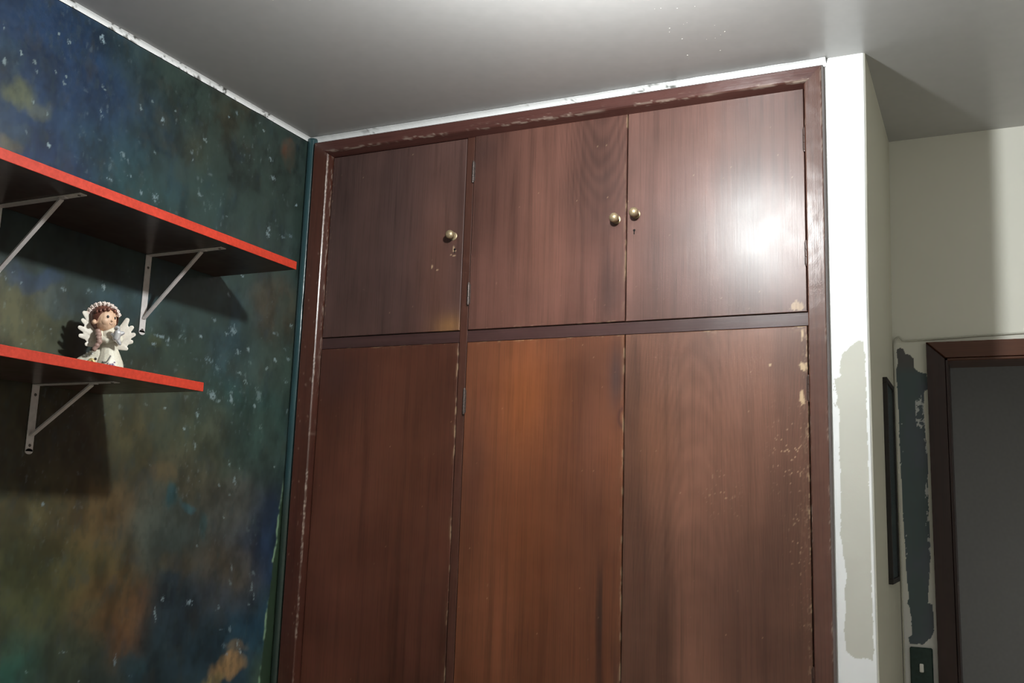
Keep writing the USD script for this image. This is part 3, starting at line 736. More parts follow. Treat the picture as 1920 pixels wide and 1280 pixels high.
def door_tint(key):
    x0, x1, z0, z1 = DOORS[key]

    def f(x, z):
        n = len(x)
        gain = {'ul': 1.75, 'um': 1.38, 'ur': 1.40, 'll': 1.28, 'lm': 1.28, 'lr': 1.38}[key]
        sd = 200 + 7 * 'ul um ur ll lm lr'.split().index(key)
        base = {'ul': (0.064, 0.034, 0.029), 'um': (0.092, 0.041, 0.031), 'ur': (0.088, 0.043, 0.034),
                'll': (0.074, 0.026, 0.016), 'lm': (0.122, 0.043, 0.021), 'lr': (0.100, 0.045, 0.029)}[key]
        col = np.tile(np.array(base), (n, 1))
        broad = n2(x, z, 7.0, 0.8, sd, 3)
        col *= (0.70 + 0.6 * smooth01(broad, 0.25, 0.75))[:, None]
        blot = n2(x, z, 5, 4, sd + 1, 4)
        col *= (0.82 + 0.36 * smooth01(blot, 0.3, 0.7))[:, None]
        streak = n2(x, z, 60, 1.6, sd + 2, 3)
        col *= (1 - 0.22 * smooth01(streak, 0.55, 0.72))[:, None]
        dark = np.array([0.028, 0.017, 0.016])

        def mixd(k, c=dark):
            nonlocal col
            col = col * (1 - k) + k * np.array(c)
        if key == 'ul':
            mixd(0.6 * gauss(x, z, 0.12, 2.55, 0.10, 0.22))
            mixd(0.5 * gauss(x, z, 0.33, 2.55, 0.07, 0.30))
            mixd(0.45 * gauss(x, z, 0.50, 2.30, 0.07, 0.3), (0.085, 0.036, 0.024))
            mixd(0.8 * gauss(x, z, 0.55, 2.145, 0.05, 0.035), (0.15, 0.075, 0.03))
        if key == 'um':
            col *= figure(x, z, 1.02, 2.75, 6.0, -1.3, 12.0, 0.22)[:, None] ** (smooth01(z, 2.35, 2.55) * smooth01(x, 0.82, 0.98))[:, None]
            mixd(0.4 * gauss(x, z, 0.84, 2.40, 0.10, 0.3), (0.105, 0.046, 0.030))
            mixd(0.5 * gauss(x, z, 1.05, 2.22, 0.03, 0.10))
            mixd(0.4 * gauss(x, z, 0.64, 2.68, 0.06, 0.07))
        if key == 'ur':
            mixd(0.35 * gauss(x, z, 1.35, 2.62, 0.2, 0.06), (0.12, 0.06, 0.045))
        if key == 'll':
            mixd(0.55 * gauss(x, z, 0.15, 2.02, 0.12, 0.10), (0.04, 0.018, 0.016))
            mixd(0.4 * gauss(x, z, 0.42, 1.75, 0.12, 0.3), (0.095, 0.034, 0.018))
        if key == 'lm':
            mixd(0.75 * gauss(x, z, 0.80, 1.93, 0.085, 0.16), (0.20, 0.062, 0.020))
            mixd(0.45 * gauss(x, z, 0.82, 1.55, 0.10, 0.25), (0.165, 0.052, 0.020))
            mixd(0.55 * gauss(x, z, 0.65, 1.72, 0.045, 0.20), (0.055, 0.022, 0.016))
            mixd(0.60 * gauss(x, z, 1.072, 1.98, 0.020, 0.09), (0.035, 0.025, 0.028))
            mixd(0.45 * gauss(x, z, 1.00, 1.85, 0.045, 0.25), (0.085, 0.034, 0.022))
            st = smooth01(n2(x, z, 55, 3.0, 251, 3), 0.42, 0.60)[:, None]
            mixd(0.85 * st * gauss(x, z, 1.045, 1.33, 0.028, 0.20), (0.020, 0.012, 0.010))
            mixd(0.6 * st * gauss(x, z, 1.075, 1.16, 0.025, 0.15), (0.022, 0.013, 0.011))
            k = 0.8 * np.exp(-(np.abs(np.hypot((x - 1.095) / 0.016, (z - 1.87) / 0.030) - 0.8) / 0.25) ** 2)[:, None] * (x < 1.0955)[:, None]
            mixd(k, (0.05, 0.018, 0.014))
        if key == 'lr':
            fig = figure(x, z, 1.29, 1.95, 5.5, 1.0, 13.0, 0.15)
            wgt = smooth01(z, 1.25, 1.6)[:, None] * (0.5 + 0.5 * smooth01(n2(x, z, 5, 4, 261), 0.35, 0.6))[:, None]
            col = col * (1 - wgt + wgt * fig[:, None])
            mixd(0.35 * gauss(x, z, 1.18, 1.80, 0.07, 0.16), (0.14, 0.055, 0.026))
            mixd(0.28 * gauss(x, z, 1.36, 1.45, 0.05, 0.18), (0.062, 0.027, 0.020))
            mixd(0.30 * gauss(x, z, 1.45, 1.30, 0.09, 0.18), (0.060, 0.024, 0.017))
        # worn edges and specks
        r = lambda s, fx=170, fz=120: n2(x, z, fx, fz, sd + s, 3)
        c = np.zeros(n)
        if key == 'lr':
            top = np.exp(-np.abs(z - z1) / 0.005)
            c = np.maximum(c, top * smooth01(r(5, 110, 300), 0.50, 0.58) * smooth01(n2(x, z * 0, 9, 0, sd + 6, 2), 0.40, 0.5))
            side = np.exp(-np.abs(x - x1) / 0.006)
            c = np.maximum(c, side * smooth01(r(7, 300, 90), 0.55, 0.64) * 0.8)
            for cx, cz, rx, rz in ((1.569, 1.992, 0.009, 0.012), (1.562, 1.998, 0.007, 0.006), (1.564, 1.912, 0.007, 0.022), (1.567, 2.075, 0.005, 0.016), (1.485, 2.00, 0.004, 0.005)):
                q = np.hypot((x - cx) / rx, (z - cz) / rz) + 2.2 * (r(8) - 0.5)
                c = np.maximum(c, 1 - smooth01(q, 0.55, 0.95))
            pepper = smooth01(r(9, 320, 260), 0.66, 0.72) * (gauss(x, z, 1.53, 1.78, 0.035, 0.09)[:, 0] + 0.6 * gauss(x, z, 1.36, 1.68, 0.035, 0.05)[:, 0] + 0.5 * gauss(x, z, 1.545, 1.55, 0.02, 0.12)[:, 0])
            c = np.maximum(c, np.clip(pepper, 0, 0.75))
        if key == 'ul':
            for cx, cz, rx, rz in ((0.553, 2.385, 0.003, 0.012), (0.556, 2.376, 0.007, 0.003), (0.556, 2.362, 0.006, 0.003), (0.545, 2.366, 0.003, 0.003), (0.481, 2.333, 0.004, 0.008), (0.500, 2.322, 0.004, 0.004)):
                q = np.hypot((x - cx) / rx, (z - cz) / rz) + 1.2 * (r(8) - 0.5)
                c = np.maximum(c, 0.8 * (1 - smooth01(q, 0.6, 1.0)))
            left = np.exp(-np.abs(x - x0) / 0.005)
            c = np.maximum(c, left * smooth01(r(7, 250, 110), 0.60, 0.68) * 0.6)
        if key == 'ur':
            q = np.hypot((x - 1.560) / 0.016, (z - 2.148) / 0.012) + 3 * (r(8) - 0.5)
            c = np.maximum(c, 0.6 * (1 - smooth01(q, 0.6, 1.0)))
        if key in ('ll', 'lm', 'um'):
            side = np.exp(-np.abs(x - x1) / 0.0025)
            c = np.maximum(c, side * smooth01(r(10, 200, 40), 0.50, 0.62) * 0.55)
            bot = np.exp(-np.abs(z - (z1 if key != 'um' else z0)) / 0.003)
            c = np.maximum(c, bot * smooth01(r(11, 60, 300), 0.58, 0.66) * 0.5)
        specks = smooth01(r(12, 150, 110), 0.79, 0.84) * 0.4 * smooth01(z, 0.95, 1.1)
        c = np.maximum(c, specks)
        return col * gain * (1 - c[:, None]) + c[:, None] * np.array([0.50, 0.36, 0.22])
    return f


front = lambda u, v, w_: (u, -w_, v)
door_of = {}
for key, (x0, x1, z0, z1) in DOORS.items():
    b = 0.0015
    us = steps((x0 + b, x1 - b, 0.0030))
    vs = steps((z0 + b, z1 - b, 0.0036)) if z0 > 1 else steps((z0 + b, 1.05, 0.08), (1.05, z1 - b, 0.0036))
    ms, t = slab(us, vs, front, 0.020, b, door_tint(key))
    door_of[key] = obj('cabinet_door', ms, M['door_wood'], w, tint=t, label={
        'ul': 'upper left cabinet door with one brass knob', 'um': 'upper middle cabinet door hinged on the left', 'ur': 'upper right cabinet door carrying the glossy lamp reflection',
        'll': 'tall lower left cabinet door', 'lm': 'tall lower middle cabinet door, more orange wood', 'lr': 'tall lower right cabinet door with chipped top and hinge edge'}[key])

# rails between upper and lower doors, the stile, plinth and carcass
rt = lambda x, z: np.array([0.060, 0.030, 0.028]) * (0.8 + 0.4 * n2(x, z, 4, 60, 301))[:, None]
for x0, x1 in ((0.0935, 0.5850), (0.6105, 1.5850)):
    ms, t = slab(steps((x0, x1, 0.01)), steps((2.0985, 2.1310, 0.004)), lambda u, v, w_: (u, 0.005 - w_, v), 0.02, 0.001, rt)
    obj('rail', ms, M['head_wood'], w, tint=t)
st = lambda x, z: (np.array([0.080, 0.032, 0.022]) * (0.8 + 0.4 * n2(x, z, 60, 3, 302))[:, None])
ms, t = slab(steps((0.5865, 0.6090, 0.004)), steps((0.08, 2.7275, 0.01)), lambda u, v, w_: (u, 0.001 - w_, v), 0.022, 0.001, st)
obj('stile', ms, M['trim_wood'], w, tint=t)
obj('plinth', box(0.0935, 1.585, 0.004, 0.03, 0.0, 0.078), M['carcass_board'], w)
cb = [box(0.022, 1.598, 0.56, 0.58, 0, 2.78), box(0.022, 0.04, 0.032, 0.56, 0, 2.78), box(1.58, 1.598, 0.032, 0.56, 0, 2.78),
      box(0.04, 1.58, 0.032, 0.56, 2.762, 2.78), box(0.04, 1.58, 0.032, 0.56, 2.105, 2.123), box(0.04, 1.58, 0.032, 0.56, 0.06, 0.078)]
obj('carcass', cat(*cb), M['carcass_board'], w)


def knob(x, z):
    prof = [(0, 0), (0.0125, 0), (0.0125, 0.0014), (0.0105, 0.0028), (0.0062, 0.0034), (0.0052, 0.007), (0.0056, 0.0105), (0.0085, 0.0130), (0.0118, 0.0165), (0.0134, 0.0215),
            (0.0132, 0.0262), (0.0112, 0.0305), (0.0072, 0.0332), (0.0025, 0.0343), (0, 0.0345)]
    m = lathe(prof, '-y', 32)
    m.apply_translation((x, 0, z))
    return m


def keyhole(x, z):
    a = trimesh.creation.cylinder(radius=0.0034, height=0.0008, sections=16)
    b = trimesh.creation.box((0.0026, 0.011, 0.0008))
    b.apply_translation((0, -0.006, 0))
    m = cat(a, b)
    m.apply_transform(trimesh.transformations.rotation_matrix(math.pi / 2, (1, 0, 0)))
    m.apply_translation((x, -0.0002, z))
    return m


for key, kx, kz in (('ul', 0.5510, 2.4220), ('um', 1.0680, 2.4230), ('ur', 1.1250, 2.4330)):
    obj('knob', knob(kx, kz), M['aged_brass'], door_of[key], smooth=40)
for key, kx, kz in (('ul', 0.5570, 2.3810), ('ur', 1.1195, 2.3880)):
    obj('keyhole', keyhole(kx, kz), M['dark_void'], door_of[key])


def hinge(x, z0, z1, side):
    """Barrel with knuckles and finials, and a sliver of leaf on the door."""
    r = 0.0040
    ps = [(0, z0 - 0.006), (r * 0.7, z0 - 0.005), (r * 0.9, z0 - 0.001)]
    n = 3
    for k in range(n):
        a, b = z0 + (z1 - z0) * k / n, z0 + (z1 - z0) * (k + 1) / n
        ps += [(r * 0.82, a + 0.0003), (r, a + 0.0009), (r, b - 0.0009), (r * 0.82, b - 0.0003)]
    ps += [(r * 0.9, z1 + 0.001), (r * 0.7, z1 + 0.005), (0, z1 + 0.006)]
    m = lathe(ps, 'z', 14)
    m.apply_translation((x, -0.0022, 0))
    leaf = box(min(x, x + side * 0.006), max(x, x + side * 0.006), -0.0010, 0.0006, z0, z1)
    return cat(m, leaf)


for key, hx, z0, z1, s in (('um', 0.6105, 2.588, 2.646, 1), ('um', 0.6105, 2.212, 2.270, 1), ('lm', 0.6105, 1.890, 1.956, 1), ('ur', 1.5805, 2.560, 2.618, -1), ('ur', 1.5805, 2.255, 2.313, -1),
                           ('lr', 1.5805, 1.908, 1.966, -1), ('lm', 0.6105, 1.02, 1.085, 1), ('lr', 1.5805, 1.20, 1.265, -1)):
    obj('hinge', hinge(hx, z0, z1, s), M['hinge_metal' if s > 0 else 'hinge_painted'], door_of[key], smooth=35)


# ------------------------------------------------------------------ shelves
def bracket(shelf, y, ztop, drop, reach, brace_at, brace_low, hole_z):
    """L-shaped bent strip with a diagonal flat brace, screwed to wall and board. Wall at x = 0."""
    wd, th = 0.020, 0.0025
    wall_arm = box(0.0005, 0.0005 + th, y - wd / 2, y + wd / 2, ztop - drop + 0.006, ztop, 0.0006)
    end = trimesh.creation.cylinder(radius=wd / 2, height=th, sections=24)
    end.apply_transform(trimesh.transformations.rotation_matrix(math.pi / 2, (0, 1, 0)))
    end.apply_scale((1, 1, 0.65))
    end.apply_translation((0.0005 + th / 2, y, ztop - drop + 0.0065))
    arm = box(0.0005, reach, y - wd / 2, y + wd / 2, ztop - th, ztop - 0.0002, 0.0006)
    b = obj('bracket', cat(wall_arm, end, arm), M['bracket_steel'], shelf)
    p0, p1 = np.array([0.004, y, ztop - brace_low]), np.array([brace_at, y, ztop - th - 0.003])
    d = p1 - p0
    L = np.linalg.norm(d)
    bar = trimesh.creation.box((L, 0.011, 0.004))
    foot = trimesh.creation.box((0.016, 0.011, 0.002))
    ang = math.atan2(d[2], d[0])
    bar.apply_transform(trimesh.transformations.rotation_matrix(-ang, (0, 1, 0)))
    bar.apply_translation((p0 + p1) / 2)
    foot.apply_translation((brace_at + 0.006, y, ztop - th - 0.001))
    obj('brace', cat(bar, foot), M['bracket_steel'], b)
    for hz in hole_z:
        s = lathe([(0, 0), (0.0036, 0), (0.0030, 0.0012), (0.0012, 0.0016), (0, 0.0016)], 'z', 14)
        s.apply_transform(trimesh.transformations.rotation_matrix(math.pi / 2, (0, 1, 0)))
        s.apply_translation((0.0030, y, hz))
        obj('screw', s, M['screw_steel'], b, smooth=40)
    s = lathe([(0, 0), (0.0036, 0), (0.0030, 0.0012), (0, 0.0016)], 'z', 14)
    s.apply_transform(trimesh.transformations.rotation_matrix(math.pi, (1, 0, 0)))
    s.apply_translation((reach - 0.012, y, ztop - th))
    obj('screw', s, M['screw_steel'], b, smooth=40)


def shelf(label, y0, y1, zb, th, depth, brackets):
    s = thing('wall_shelf', label, 'shelf', group=None)
    obj('shelf_board', box(0.0005, depth - 0.002, y0, y1, zb, zb + th, 0.0008), M['shelf_laminate'], s)
    obj('edge_band', box(depth - 0.002, depth, y0, y1 + 0.0004, zb - 0.0004, zb + th + 0.0004, 0.0006), M['red_edge_band'], s, label='bright red front edge strip')
    for bk in brackets:
        bracket(s, *bk)
    return s


Z1, Z2 = 2.2450, 1.8630
shelf('upper wall shelf with bright red edge and dark underside, on two metal brackets', -1.75, -0.3980, Z1, 0.0215, 0.2860,
      [(-0.652, Z1, 0.213, 0.252, 0.181, 0.170, (Z1 - 0.034, Z1 - 0.200)), (-1.104, Z1, 0.213, 0.264, 0.200, 0.170, (Z1 - 0.034, Z1 - 0.200))])
shelf('lower wall shelf with bright red edge, holding the angel figurine', -1.75, -0.7620, Z2, 0.0205, 0.3260,
      [(-0.953, Z2, 0.160, 0.252, 0.178, 0.118, (Z2 - 0.024, Z2 - 0.140))])
# (the lower shelf's far end leaves the picture; its other bracket is outside the frame)

# ------------------------------------------------------------------ angel figurine
ang = thing('angel_figurine', 'small white winged angel figurine with brown hair standing on the lower shelf', 'figurine', (0.092, -0.848, Z2 + 0.0205), 47.6)
MM = 0.001


def blob(parts, edge=2.2, it=12):
    """Union of hulls of spheres ((x, y, z, r), ...) in millimetres, refined and smoothed into one surface."""
    U = None
    for ch in parts:
        hs = [m3.Manifold.sphere(s[3], 20).translate(tuple(float(q) for q in s[:3])) for s in ch]
        h = m3.Manifold.batch_hull(hs) if len(hs) > 1 else hs[0]
        U = h if U is None else U + h
    U = U.refine_to_length(edge)
    m = U.to_mesh()
    tm = trimesh.Trimesh(m.vert_properties[:, :3], m.tri_verts, process=True)
    trimesh.smoothing.filter_taubin(tm, iterations=it)
    return tm


def mm(m):
    m = m.copy()
    m.apply_scale(MM)
    return m


# dress: skirt spread to the left, bodice above, flat base
sk = blob([[(11, 0, 8, 34), (12, 0, 36, 33), (9, 0, 62, 25), (7, 0, 78, 19)], [(-40, 4, 8, 24), (-36, 4, 34, 22), (-12, 2, 56, 20)], [(-51, 4, 6, 19), (-47, 4, 38, 16), (-24, 4, 56, 15)],
           [(8, -2, 76, 20), (7, 0, 102, 24), (5, 0, 116, 17), (1, 0, 121, 10)]], 2.4, 16)
v = sk.vertices
fold = np.sin(np.arctan2(v[:, 1], v[:, 0]) * 14) * 1.1 * smooth01(-v[:, 2], -60, -10)
v[:, :2] *= (1 + fold / 40)[:, None]
v[:, 2] = np.maximum(v[:, 2], 0.0)
sk.vertices = v
dress = obj('dress', mm(sk), M['resin_cream'], ang, smooth=True, label='cream dress with spread skirt')
# hem band, button, swirl and lilac flower on the skirt
q = trimesh.proximity.ProximityQuery(sk)


def on_skirt(x, z, out=0.6):
    o = np.array([[x, -80.0, z]])
    loc, _, _ = sk.ray.intersects_location(o, [[0, 1.0, 0]])
    loc = loc[np.argmin(loc[:, 1])] if len(loc) else np.array([x, -30, z])
    return loc - np.array([0, out, 0])


def stroke(pts, r):
    return tube([on_skirt(*p, out=r * 0.4) for p in pts], r, 8)


th = np.linspace(0, 1, 14)
obj('skirt_swirl', mm(cat(stroke([(-2 + 16 * a, 42 + 5 * a - 6 * math.sin(math.pi * a) + 10 * a * a) for a in th], 1.5),
                          stroke([(-2 + 6 * a, 42 - 3 * math.sin(math.pi * a)) for a in th], 1.7))), M['resin_grey'], dress, smooth=True)
fw = []
for k in range(5):
    s = trimesh.creation.icosphere(subdivisions=2, radius=3.0)
    s.apply_translation(on_skirt(19 + 4 * math.cos(k * 1.257), 33 + 4 * math.sin(k * 1.257), 0))
    fw.append(s)
for dx, dz in ((10, 38), (24, 42)):
    s = trimesh.creation.icosphere(subdivisions=2, radius=2.0)
    s.apply_translation(on_skirt(dx, dz, 0))
    fw.append(s)
obj('skirt_flower', mm(cat(*fw)), M['resin_lilac'], dress, smooth=True)
obj('hem_band', mm(stroke([(-34 + 15 * a, 34 + 3 * math.sin(3 * a) + 8 * math.sin(math.pi * a)) for a in th], 4.2)), M['resin_gold'], dress, smooth=True, label='gold hem band')
s = trimesh.creation.icosphere(subdivisions=2, radius=3.0)
s.apply_translation(on_skirt(-18, 48, 0))
obj('button', mm(s), M['resin_dark'], dress, smooth=True)
bl = []
for dx, dz in ((-38, 62), (-32, 66), (-27, 60), (-44, 56), (-36, 54)):
    s = trimesh.creation.icosphere(subdivisions=2, radius=2.6)
    s.apply_translation(on_skirt(dx, dz, 0))
    bl.append(s)
obj('skirt_beads', mm(cat(*bl)), M['resin_silver'], dress, smooth=True)

# sleeves and hands
for chain, hand in (([(-13, -6, 114, 8.5), (-14, -17, 97, 8.5), (2, -25, 92, 7.5), (14, -27, 96, 6.5)], (20, -28, 98)), ([(20, -4, 114, 8), (31, -12, 100, 8), (30, -22, 95, 7), (25, -26, 96, 6)], (25, -30, 96))):
    sl = blob([[chain[i], chain[i + 1]] for i in range(3)], 2.0, 10)
    sv = obj('sleeve', mm(sl), M['resin_cream'], ang, smooth=True)
    sgn = 1 if hand[0] < 22 else -1
    fingers = [[(hand[0] - 2 * sgn, hand[1], hand[2], 4.2), (hand[0] + 1 * sgn, hand[1] - 1, hand[2] + 1, 4.0)]]
    for k in range(4):
        fz = hand[2] + 3.6 - 2.2 * k
        fingers.append([(hand[0] + 2 * sgn, hand[1] - 3, fz, 1.2), (hand[0] + (5.4 - abs(k - 1.4)) * sgn, hand[1] - 4.2, fz, 1.1), (hand[0] + (8 - abs(k - 1.4)) * sgn, hand[1] - 2.8, fz, 1.0)])
    fingers.append([(hand[0] - 1 * sgn, hand[1] - 1, hand[2] + 4, 1.5), (hand[0] + 2.5 * sgn, hand[1] - 2, hand[2] + 7.2, 1.2)])
    parts = []
    for f_ in fingers:
        parts += [[f_[i], f_[i + 1]] for i in range(len(f_) - 1)]
    obj('hand', mm(blob(parts, 0.9, 6)), M['resin_skin'], sv, smooth=True)

# head turned to the right
yaw = math.radians(38)
fd = np.array([math.sin(yaw), -math.cos(yaw), 0.10])       # the way the face looks
sd_ = np.array([math.cos(yaw), math.sin(yaw), 0])
HC = np.array([-8.0, -3.0, 145.0])


def face_pt(a, b, c):
    """a to the figure's left (picture right), b up, c forward, from the head's centre."""
    p = HC + a * sd_ + b * np.array([0, 0, 1.0]) + c * fd
    return p


def hs(a, b, c, r):
    return (*face_pt(a, b, c), r)


hd = blob([[hs(0, 4, -1, 28), hs(0, -4, 1, 26.5)], [hs(0, -12, 8, 16), hs(0, -4, 1, 25)], [hs(9, -8, 14, 12), hs(-9, -8, 14, 12)], [hs(0, -6, 25, 4.0), hs(0, -7.5, 28.5, 2.4)],
           [hs(0, -24, 12, 6), hs(0, -14, 8, 16)], [hs(-26, -9, 2, 6.5), hs(-30, -12, 3, 5.4)], [hs(25, -7, -4, 5.0), hs(27, -10, -3, 4.4)],
           [(1, -1, 112, 9), (-5, -2, 126, 10)]], 1.6, 10)
head = obj('head', mm(hd), M['resin_skin'], ang, smooth=True)
for a in (-1, 1):
    e = trimesh.creation.icosphere(subdivisions=2, radius=1.0)
    e.apply_scale((2.9, 1.6, 3.6))
    e.apply_transform(trimesh.transformations.rotation_matrix(yaw + a * 0.32, (0, 0, 1)))
    loc, _, _ = hd.ray.intersects_location([face_pt(a * 10.0, 1.5, 80)], [-fd])
    e.apply_translation(loc[np.argmax(loc @ fd)] + 0.2 * fd)
    obj('eye', mm(e), M['resin_dark'], head, smooth=True)
mp = []
for a in np.linspace(-1, 1, 9):
    loc, _, _ = hd.ray.intersects_location([face_pt(a * 5.0, -15.0 + 1.8 * a * a, 80)], [-fd])
    mp.append(loc[np.argmax(loc @ fd)])
obj('mouth', mm(tube(mp, 0.8, 8)), M['resin_sash'], head, smooth=True)

cap = m3.Manifold.sphere(33.0, 64).translate(tuple(HC + np.array([-1.5, 3.5, 3.0])))
cut = m3.Manifold.sphere(27.5, 48).scale((1.0, 1.0, 1.12)).translate(tuple(HC + 16.5 * fd + np.array([0, 0, -9.0])))
neck_cut = m3.Manifold.cube((120, 120, 60), True).translate((0, 0, float(HC[2] - 28 - 30)))
cap = (cap - cut - neck_cut)
for k in range(9):                                   # locks along the fringe and nape
    a = -1.25 + 2.5 * k / 8
    p = HC + 30 * (math.sin(a) * sd_ + math.cos(a) * fd * 0.82) + np.array([0, 0, 21 - 6 * abs(a)])
    if abs(a) > 0.2:
        cap = cap + m3.Manifold.sphere(4.2, 16).scale((1, 1, 1.2)).translate(tuple(p))
cap = cap.refine_to_length(2.0)
cmx = cap.to_mesh()
ctm = trimesh.Trimesh(cmx.vert_properties[:, :3], cmx.tri_verts, process=True)
trimesh.smoothing.filter_taubin(ctm, iterations=8)
hair = obj('hair', mm(ctm), M['resin_hair'], head, smooth=True)
plait = [(-20, -8, 118, 6), (-19, -18, 113, 7), (-17, -24, 105, 7.6), (-16, -27, 96, 7.2), (-14, -29, 87, 7), (-18, -29, 78, 6.6), (-23, -29, 69, 5.6)]
obj('plait', mm(blob([[p] for p in plait] + [[(a[0], a[1], a[2], 5.5), (b[0], b[1], b[2], 5.5)] for a, b in zip(plait, plait[1:])], 1.6, 5)), M['resin_sash'], ang, smooth=True, label='pinkish brown plait over the shoulder')

fl = []
for k in range(11):
    a = math.radians(164 - 144 * k / 10)
    c = np.array([HC[0] - 3 + 36.0 * math.cos(a), HC[1] - 8 + 5 * math.cos(a * 2), HC[2] + 2.5 + 34.0 * math.sin(a)])
    for j in range(5):
        s_ = trimesh.creation.icosphere(subdivisions=2, radius=3.1)
        s_.apply_translation(c + 3.1 * np.array([math.cos(j * 1.257 + k), 0.15, math.sin(j * 1.257 + k)]))
        fl.append(s_)
    s_ = trimesh.creation.icosphere(subdivisions=2, radius=2.6)
    s_.apply_translation(c + np.array([0, -2.6, 0]))
    fl.append(s_)
obj('flower_wreath', mm(cat(*fl)), M['resin_petal'], head, smooth=True, label='wreath of small pale flowers')

# wings: a broad web with overlapping rounded feather ends
for root, tips in (((-12, 12, 100), [(-69, 6, 169, 6.0), (-71, 6, 147, 5.5), (-77, 6, 124, 6.0), (-73, 6, 101, 6.0), (-54, 8, 79, 6.0)]),
                   ((26, 12, 100), [(50, 8, 165, 6.5), (65, 8, 144, 6), (72, 8, 123, 6), (67, 8, 101, 6), (55, 8, 79, 5.5)])):
    tips = [(0.80 * t_[0] + 3.0, t_[1], 0.81 * (t_[2] - 122) + 117, t_[3] * 0.85) for t_ in tips]
    R_ = np.array((0.80 * root[0] + 3.0, root[1], root[2] - 2.0))
    ends = np.array([t_[:3] for t_ in tips], float)
    U = None
    flat = lambda c, k: c.translate((0, -12.0, 0)).scale((1, 0.34, 1)).translate((0, 12.0 + 0.9 * (k % 2), 0))
    for k, (x, y, z, rr) in enumerate(tips):
        E_ = np.array([x, y, z], float)
        mid = 0.40 * R_ + 0.60 * E_
        c = m3.Manifold.batch_hull([m3.Manifold.sphere(10, 20).translate(tuple(R_ + np.array([0, 0, 10 - 5 * k]))), m3.Manifold.sphere(rr + 3.0, 20).translate(tuple(mid)), m3.Manifold.sphere(rr, 20).translate((x, y, z))])
        U = flat(c, k) if U is None else U + flat(c, k)
        if k:
            P_ = ends[k - 1]
            web = m3.Manifold.batch_hull([m3.Manifold.sphere(9, 16).translate(tuple(R_)), m3.Manifold.sphere(4.4, 16).translate(tuple(0.20 * R_ + 0.80 * E_)), m3.Manifold.sphere(4.4, 16).translate(tuple(0.20 * R_ + 0.80 * P_))])
            U = U + flat(web, 0)
    U = U.refine_to_length(2.2)
    um_ = U.to_mesh()
    tm = trimesh.Trimesh(um_.vert_properties[:, :3], um_.tri_verts, process=True)
    trimesh.smoothing.filter_taubin(tm, iterations=4)
    if root[0] < 0:                                  # the wing on the wall side swings forward
        v_ = np.array(tm.vertices)
        v_[:, 1] -= 0.48 * np.maximum(R_[0] - v_[:, 0], 0) + 3.0
        tm.vertices = v_
    obj('wing', mm(tm), M['resin_wing'], ang, smooth=True)

bird = blob([[(22, -38, 98, 8.5), (24, -40, 110, 9)], [(22, -40, 121, 7)], [(26, -40, 108, 7), (36, -37, 112, 4)], [(18, -39, 104, 6), (12, -37, 107, 3.5)], [(24, -37, 96, 7), (31, -35, 86, 4)], [(22, -46, 121, 2.4), (25, -50, 119, 1)]], 1.4, 5)
obj('silver_bird', mm(bird), M['resin_silver'], ang, smooth=True, label='shiny silver bird held to the chest')

# ------------------------------------------------------------------ small things on the right
pn = thing('framed_panel', 'narrow dark framed panel hanging on the shaded side of the white end wall', 'wall panel')
py0, py1, pz0, pz1, px = 0.300, 0.512, 1.456, 2.003, 1.7270
fr = 0.014
obj('glass_panel', box(px + 0.001, px + 0.009, py0 + fr, py1 - fr, pz0 + fr, pz1 - fr), M['dark_glass'], pn)
obj('frame', cat(box(px + 0.0003, px + 0.012, py0, py1, pz0, pz0 + fr, 0.001), box(px + 0.0003, px + 0.012, py0, py1, pz1 - fr, pz1, 0.001),
                 box(px + 0.0003, px + 0.012, py0, py0 + fr, pz0 + fr, pz1 - fr, 0.001), box(px + 0.0003, px + 0.012, py1 - fr, py1, pz0 + fr, pz1 - fr, 0.001)), M['panel_frame'], pn)

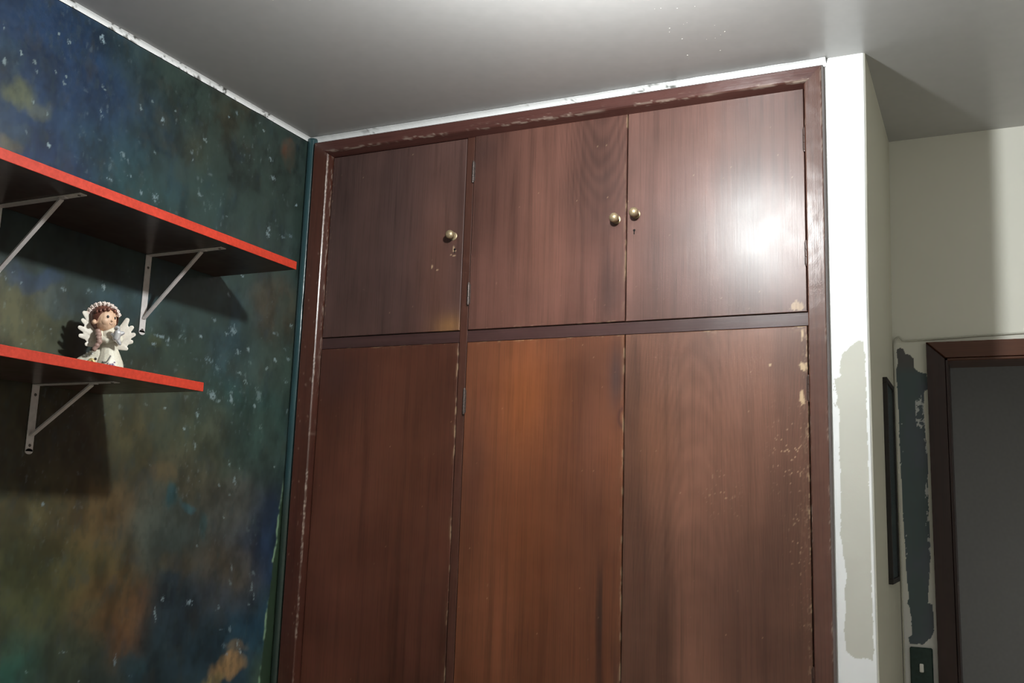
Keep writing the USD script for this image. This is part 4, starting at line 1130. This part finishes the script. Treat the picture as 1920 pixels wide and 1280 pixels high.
sw = thing('light_switch', 'dark green light switch plate with white toggle beside the door frame', 'light switch', (1.778, DW, 1.208))
obj('plate', box(-0.0305, 0.0305, -0.007, -0.0004, -0.061, 0.0585, 0.003), M['switch_green'], sw)
obj('toggle', box(-0.0055, 0.0055, -0.0125, -0.0068, -0.010, 0.014, 0.002), M['switch_white'], sw)
for z in (-0.042, 0.042):
    s = lathe([(0, 0), (0.0028, 0), (0.0022, 0.001), (0, 0.0014)], '-y', 12)
    s.apply_translation((0, -0.0068, z))
    obj('screw', s, M['switch_green'], sw, smooth=40)

cy = DW - 0.0032
pts = [(2.74, cy, 2.176), (2.4, cy, 2.174), (2.08, cy, 2.1705), (1.83, cy, 2.163), (1.768, cy, 2.1615), (1.7560, cy - 0.004, 2.1625), (1.7520, cy - 0.008, 2.168), (1.7460, cy - 0.009, 2.1725), (1.7390, cy - 0.007, 2.170),
       (1.7335, cy - 0.004, 2.161), (1.7315, cy - 0.001, 2.148), (1.7312, cy, 2.12), (1.7312, cy, 1.9), (1.7316, cy, 1.6), (1.7312, cy, 1.3), (1.7314, cy, 1.0), (1.7314, cy, 0.05)]
P = np.array(pts)
sarc = np.concatenate([[0], np.cumsum(np.linalg.norm(np.diff(P, axis=0), axis=1))])
ss = np.unique(np.concatenate([np.linspace(a, b, 8) for a, b in zip(sarc, sarc[1:])]))
cb_ = obj('cable', tube(PchipInterpolator(sarc, P)(ss), 0.0028, 8), M['cable_cream'], smooth=True)
tag(cb_, 'thin cream cable running over the door frame and down the corner', 'cable')

# lamp holder above the bulb (the bulb itself is the sphere light at the top)
lm = thing('ceiling_lamp', 'bare ceiling lamp holder just above the top of the picture', 'lamp', (LAMP_POS[0], LAMP_POS[1], H))
obj('ceiling_rose', lathe([(0, -0.0), (0.060, -0.0), (0.060, -0.008), (0.03, -0.022), (0.018, -0.026), (0, -0.026)], 'z'), M['ceramic_white'], lm, smooth=40)
obj('socket', lathe([(0, -0.024), (0.017, -0.024), (0.019, -0.06), (0.019, -0.115), (0.014, -0.135), (0, -0.137)], 'z'), M['ceramic_white'], lm, smooth=40)
obj('reflector', lathe([(0.017, -0.112), (0.112, -0.118), (0.114, -0.122), (0.112, -0.126), (0.017, -0.120)], 'z', 48), M['ceramic_white'], lm, smooth=40)
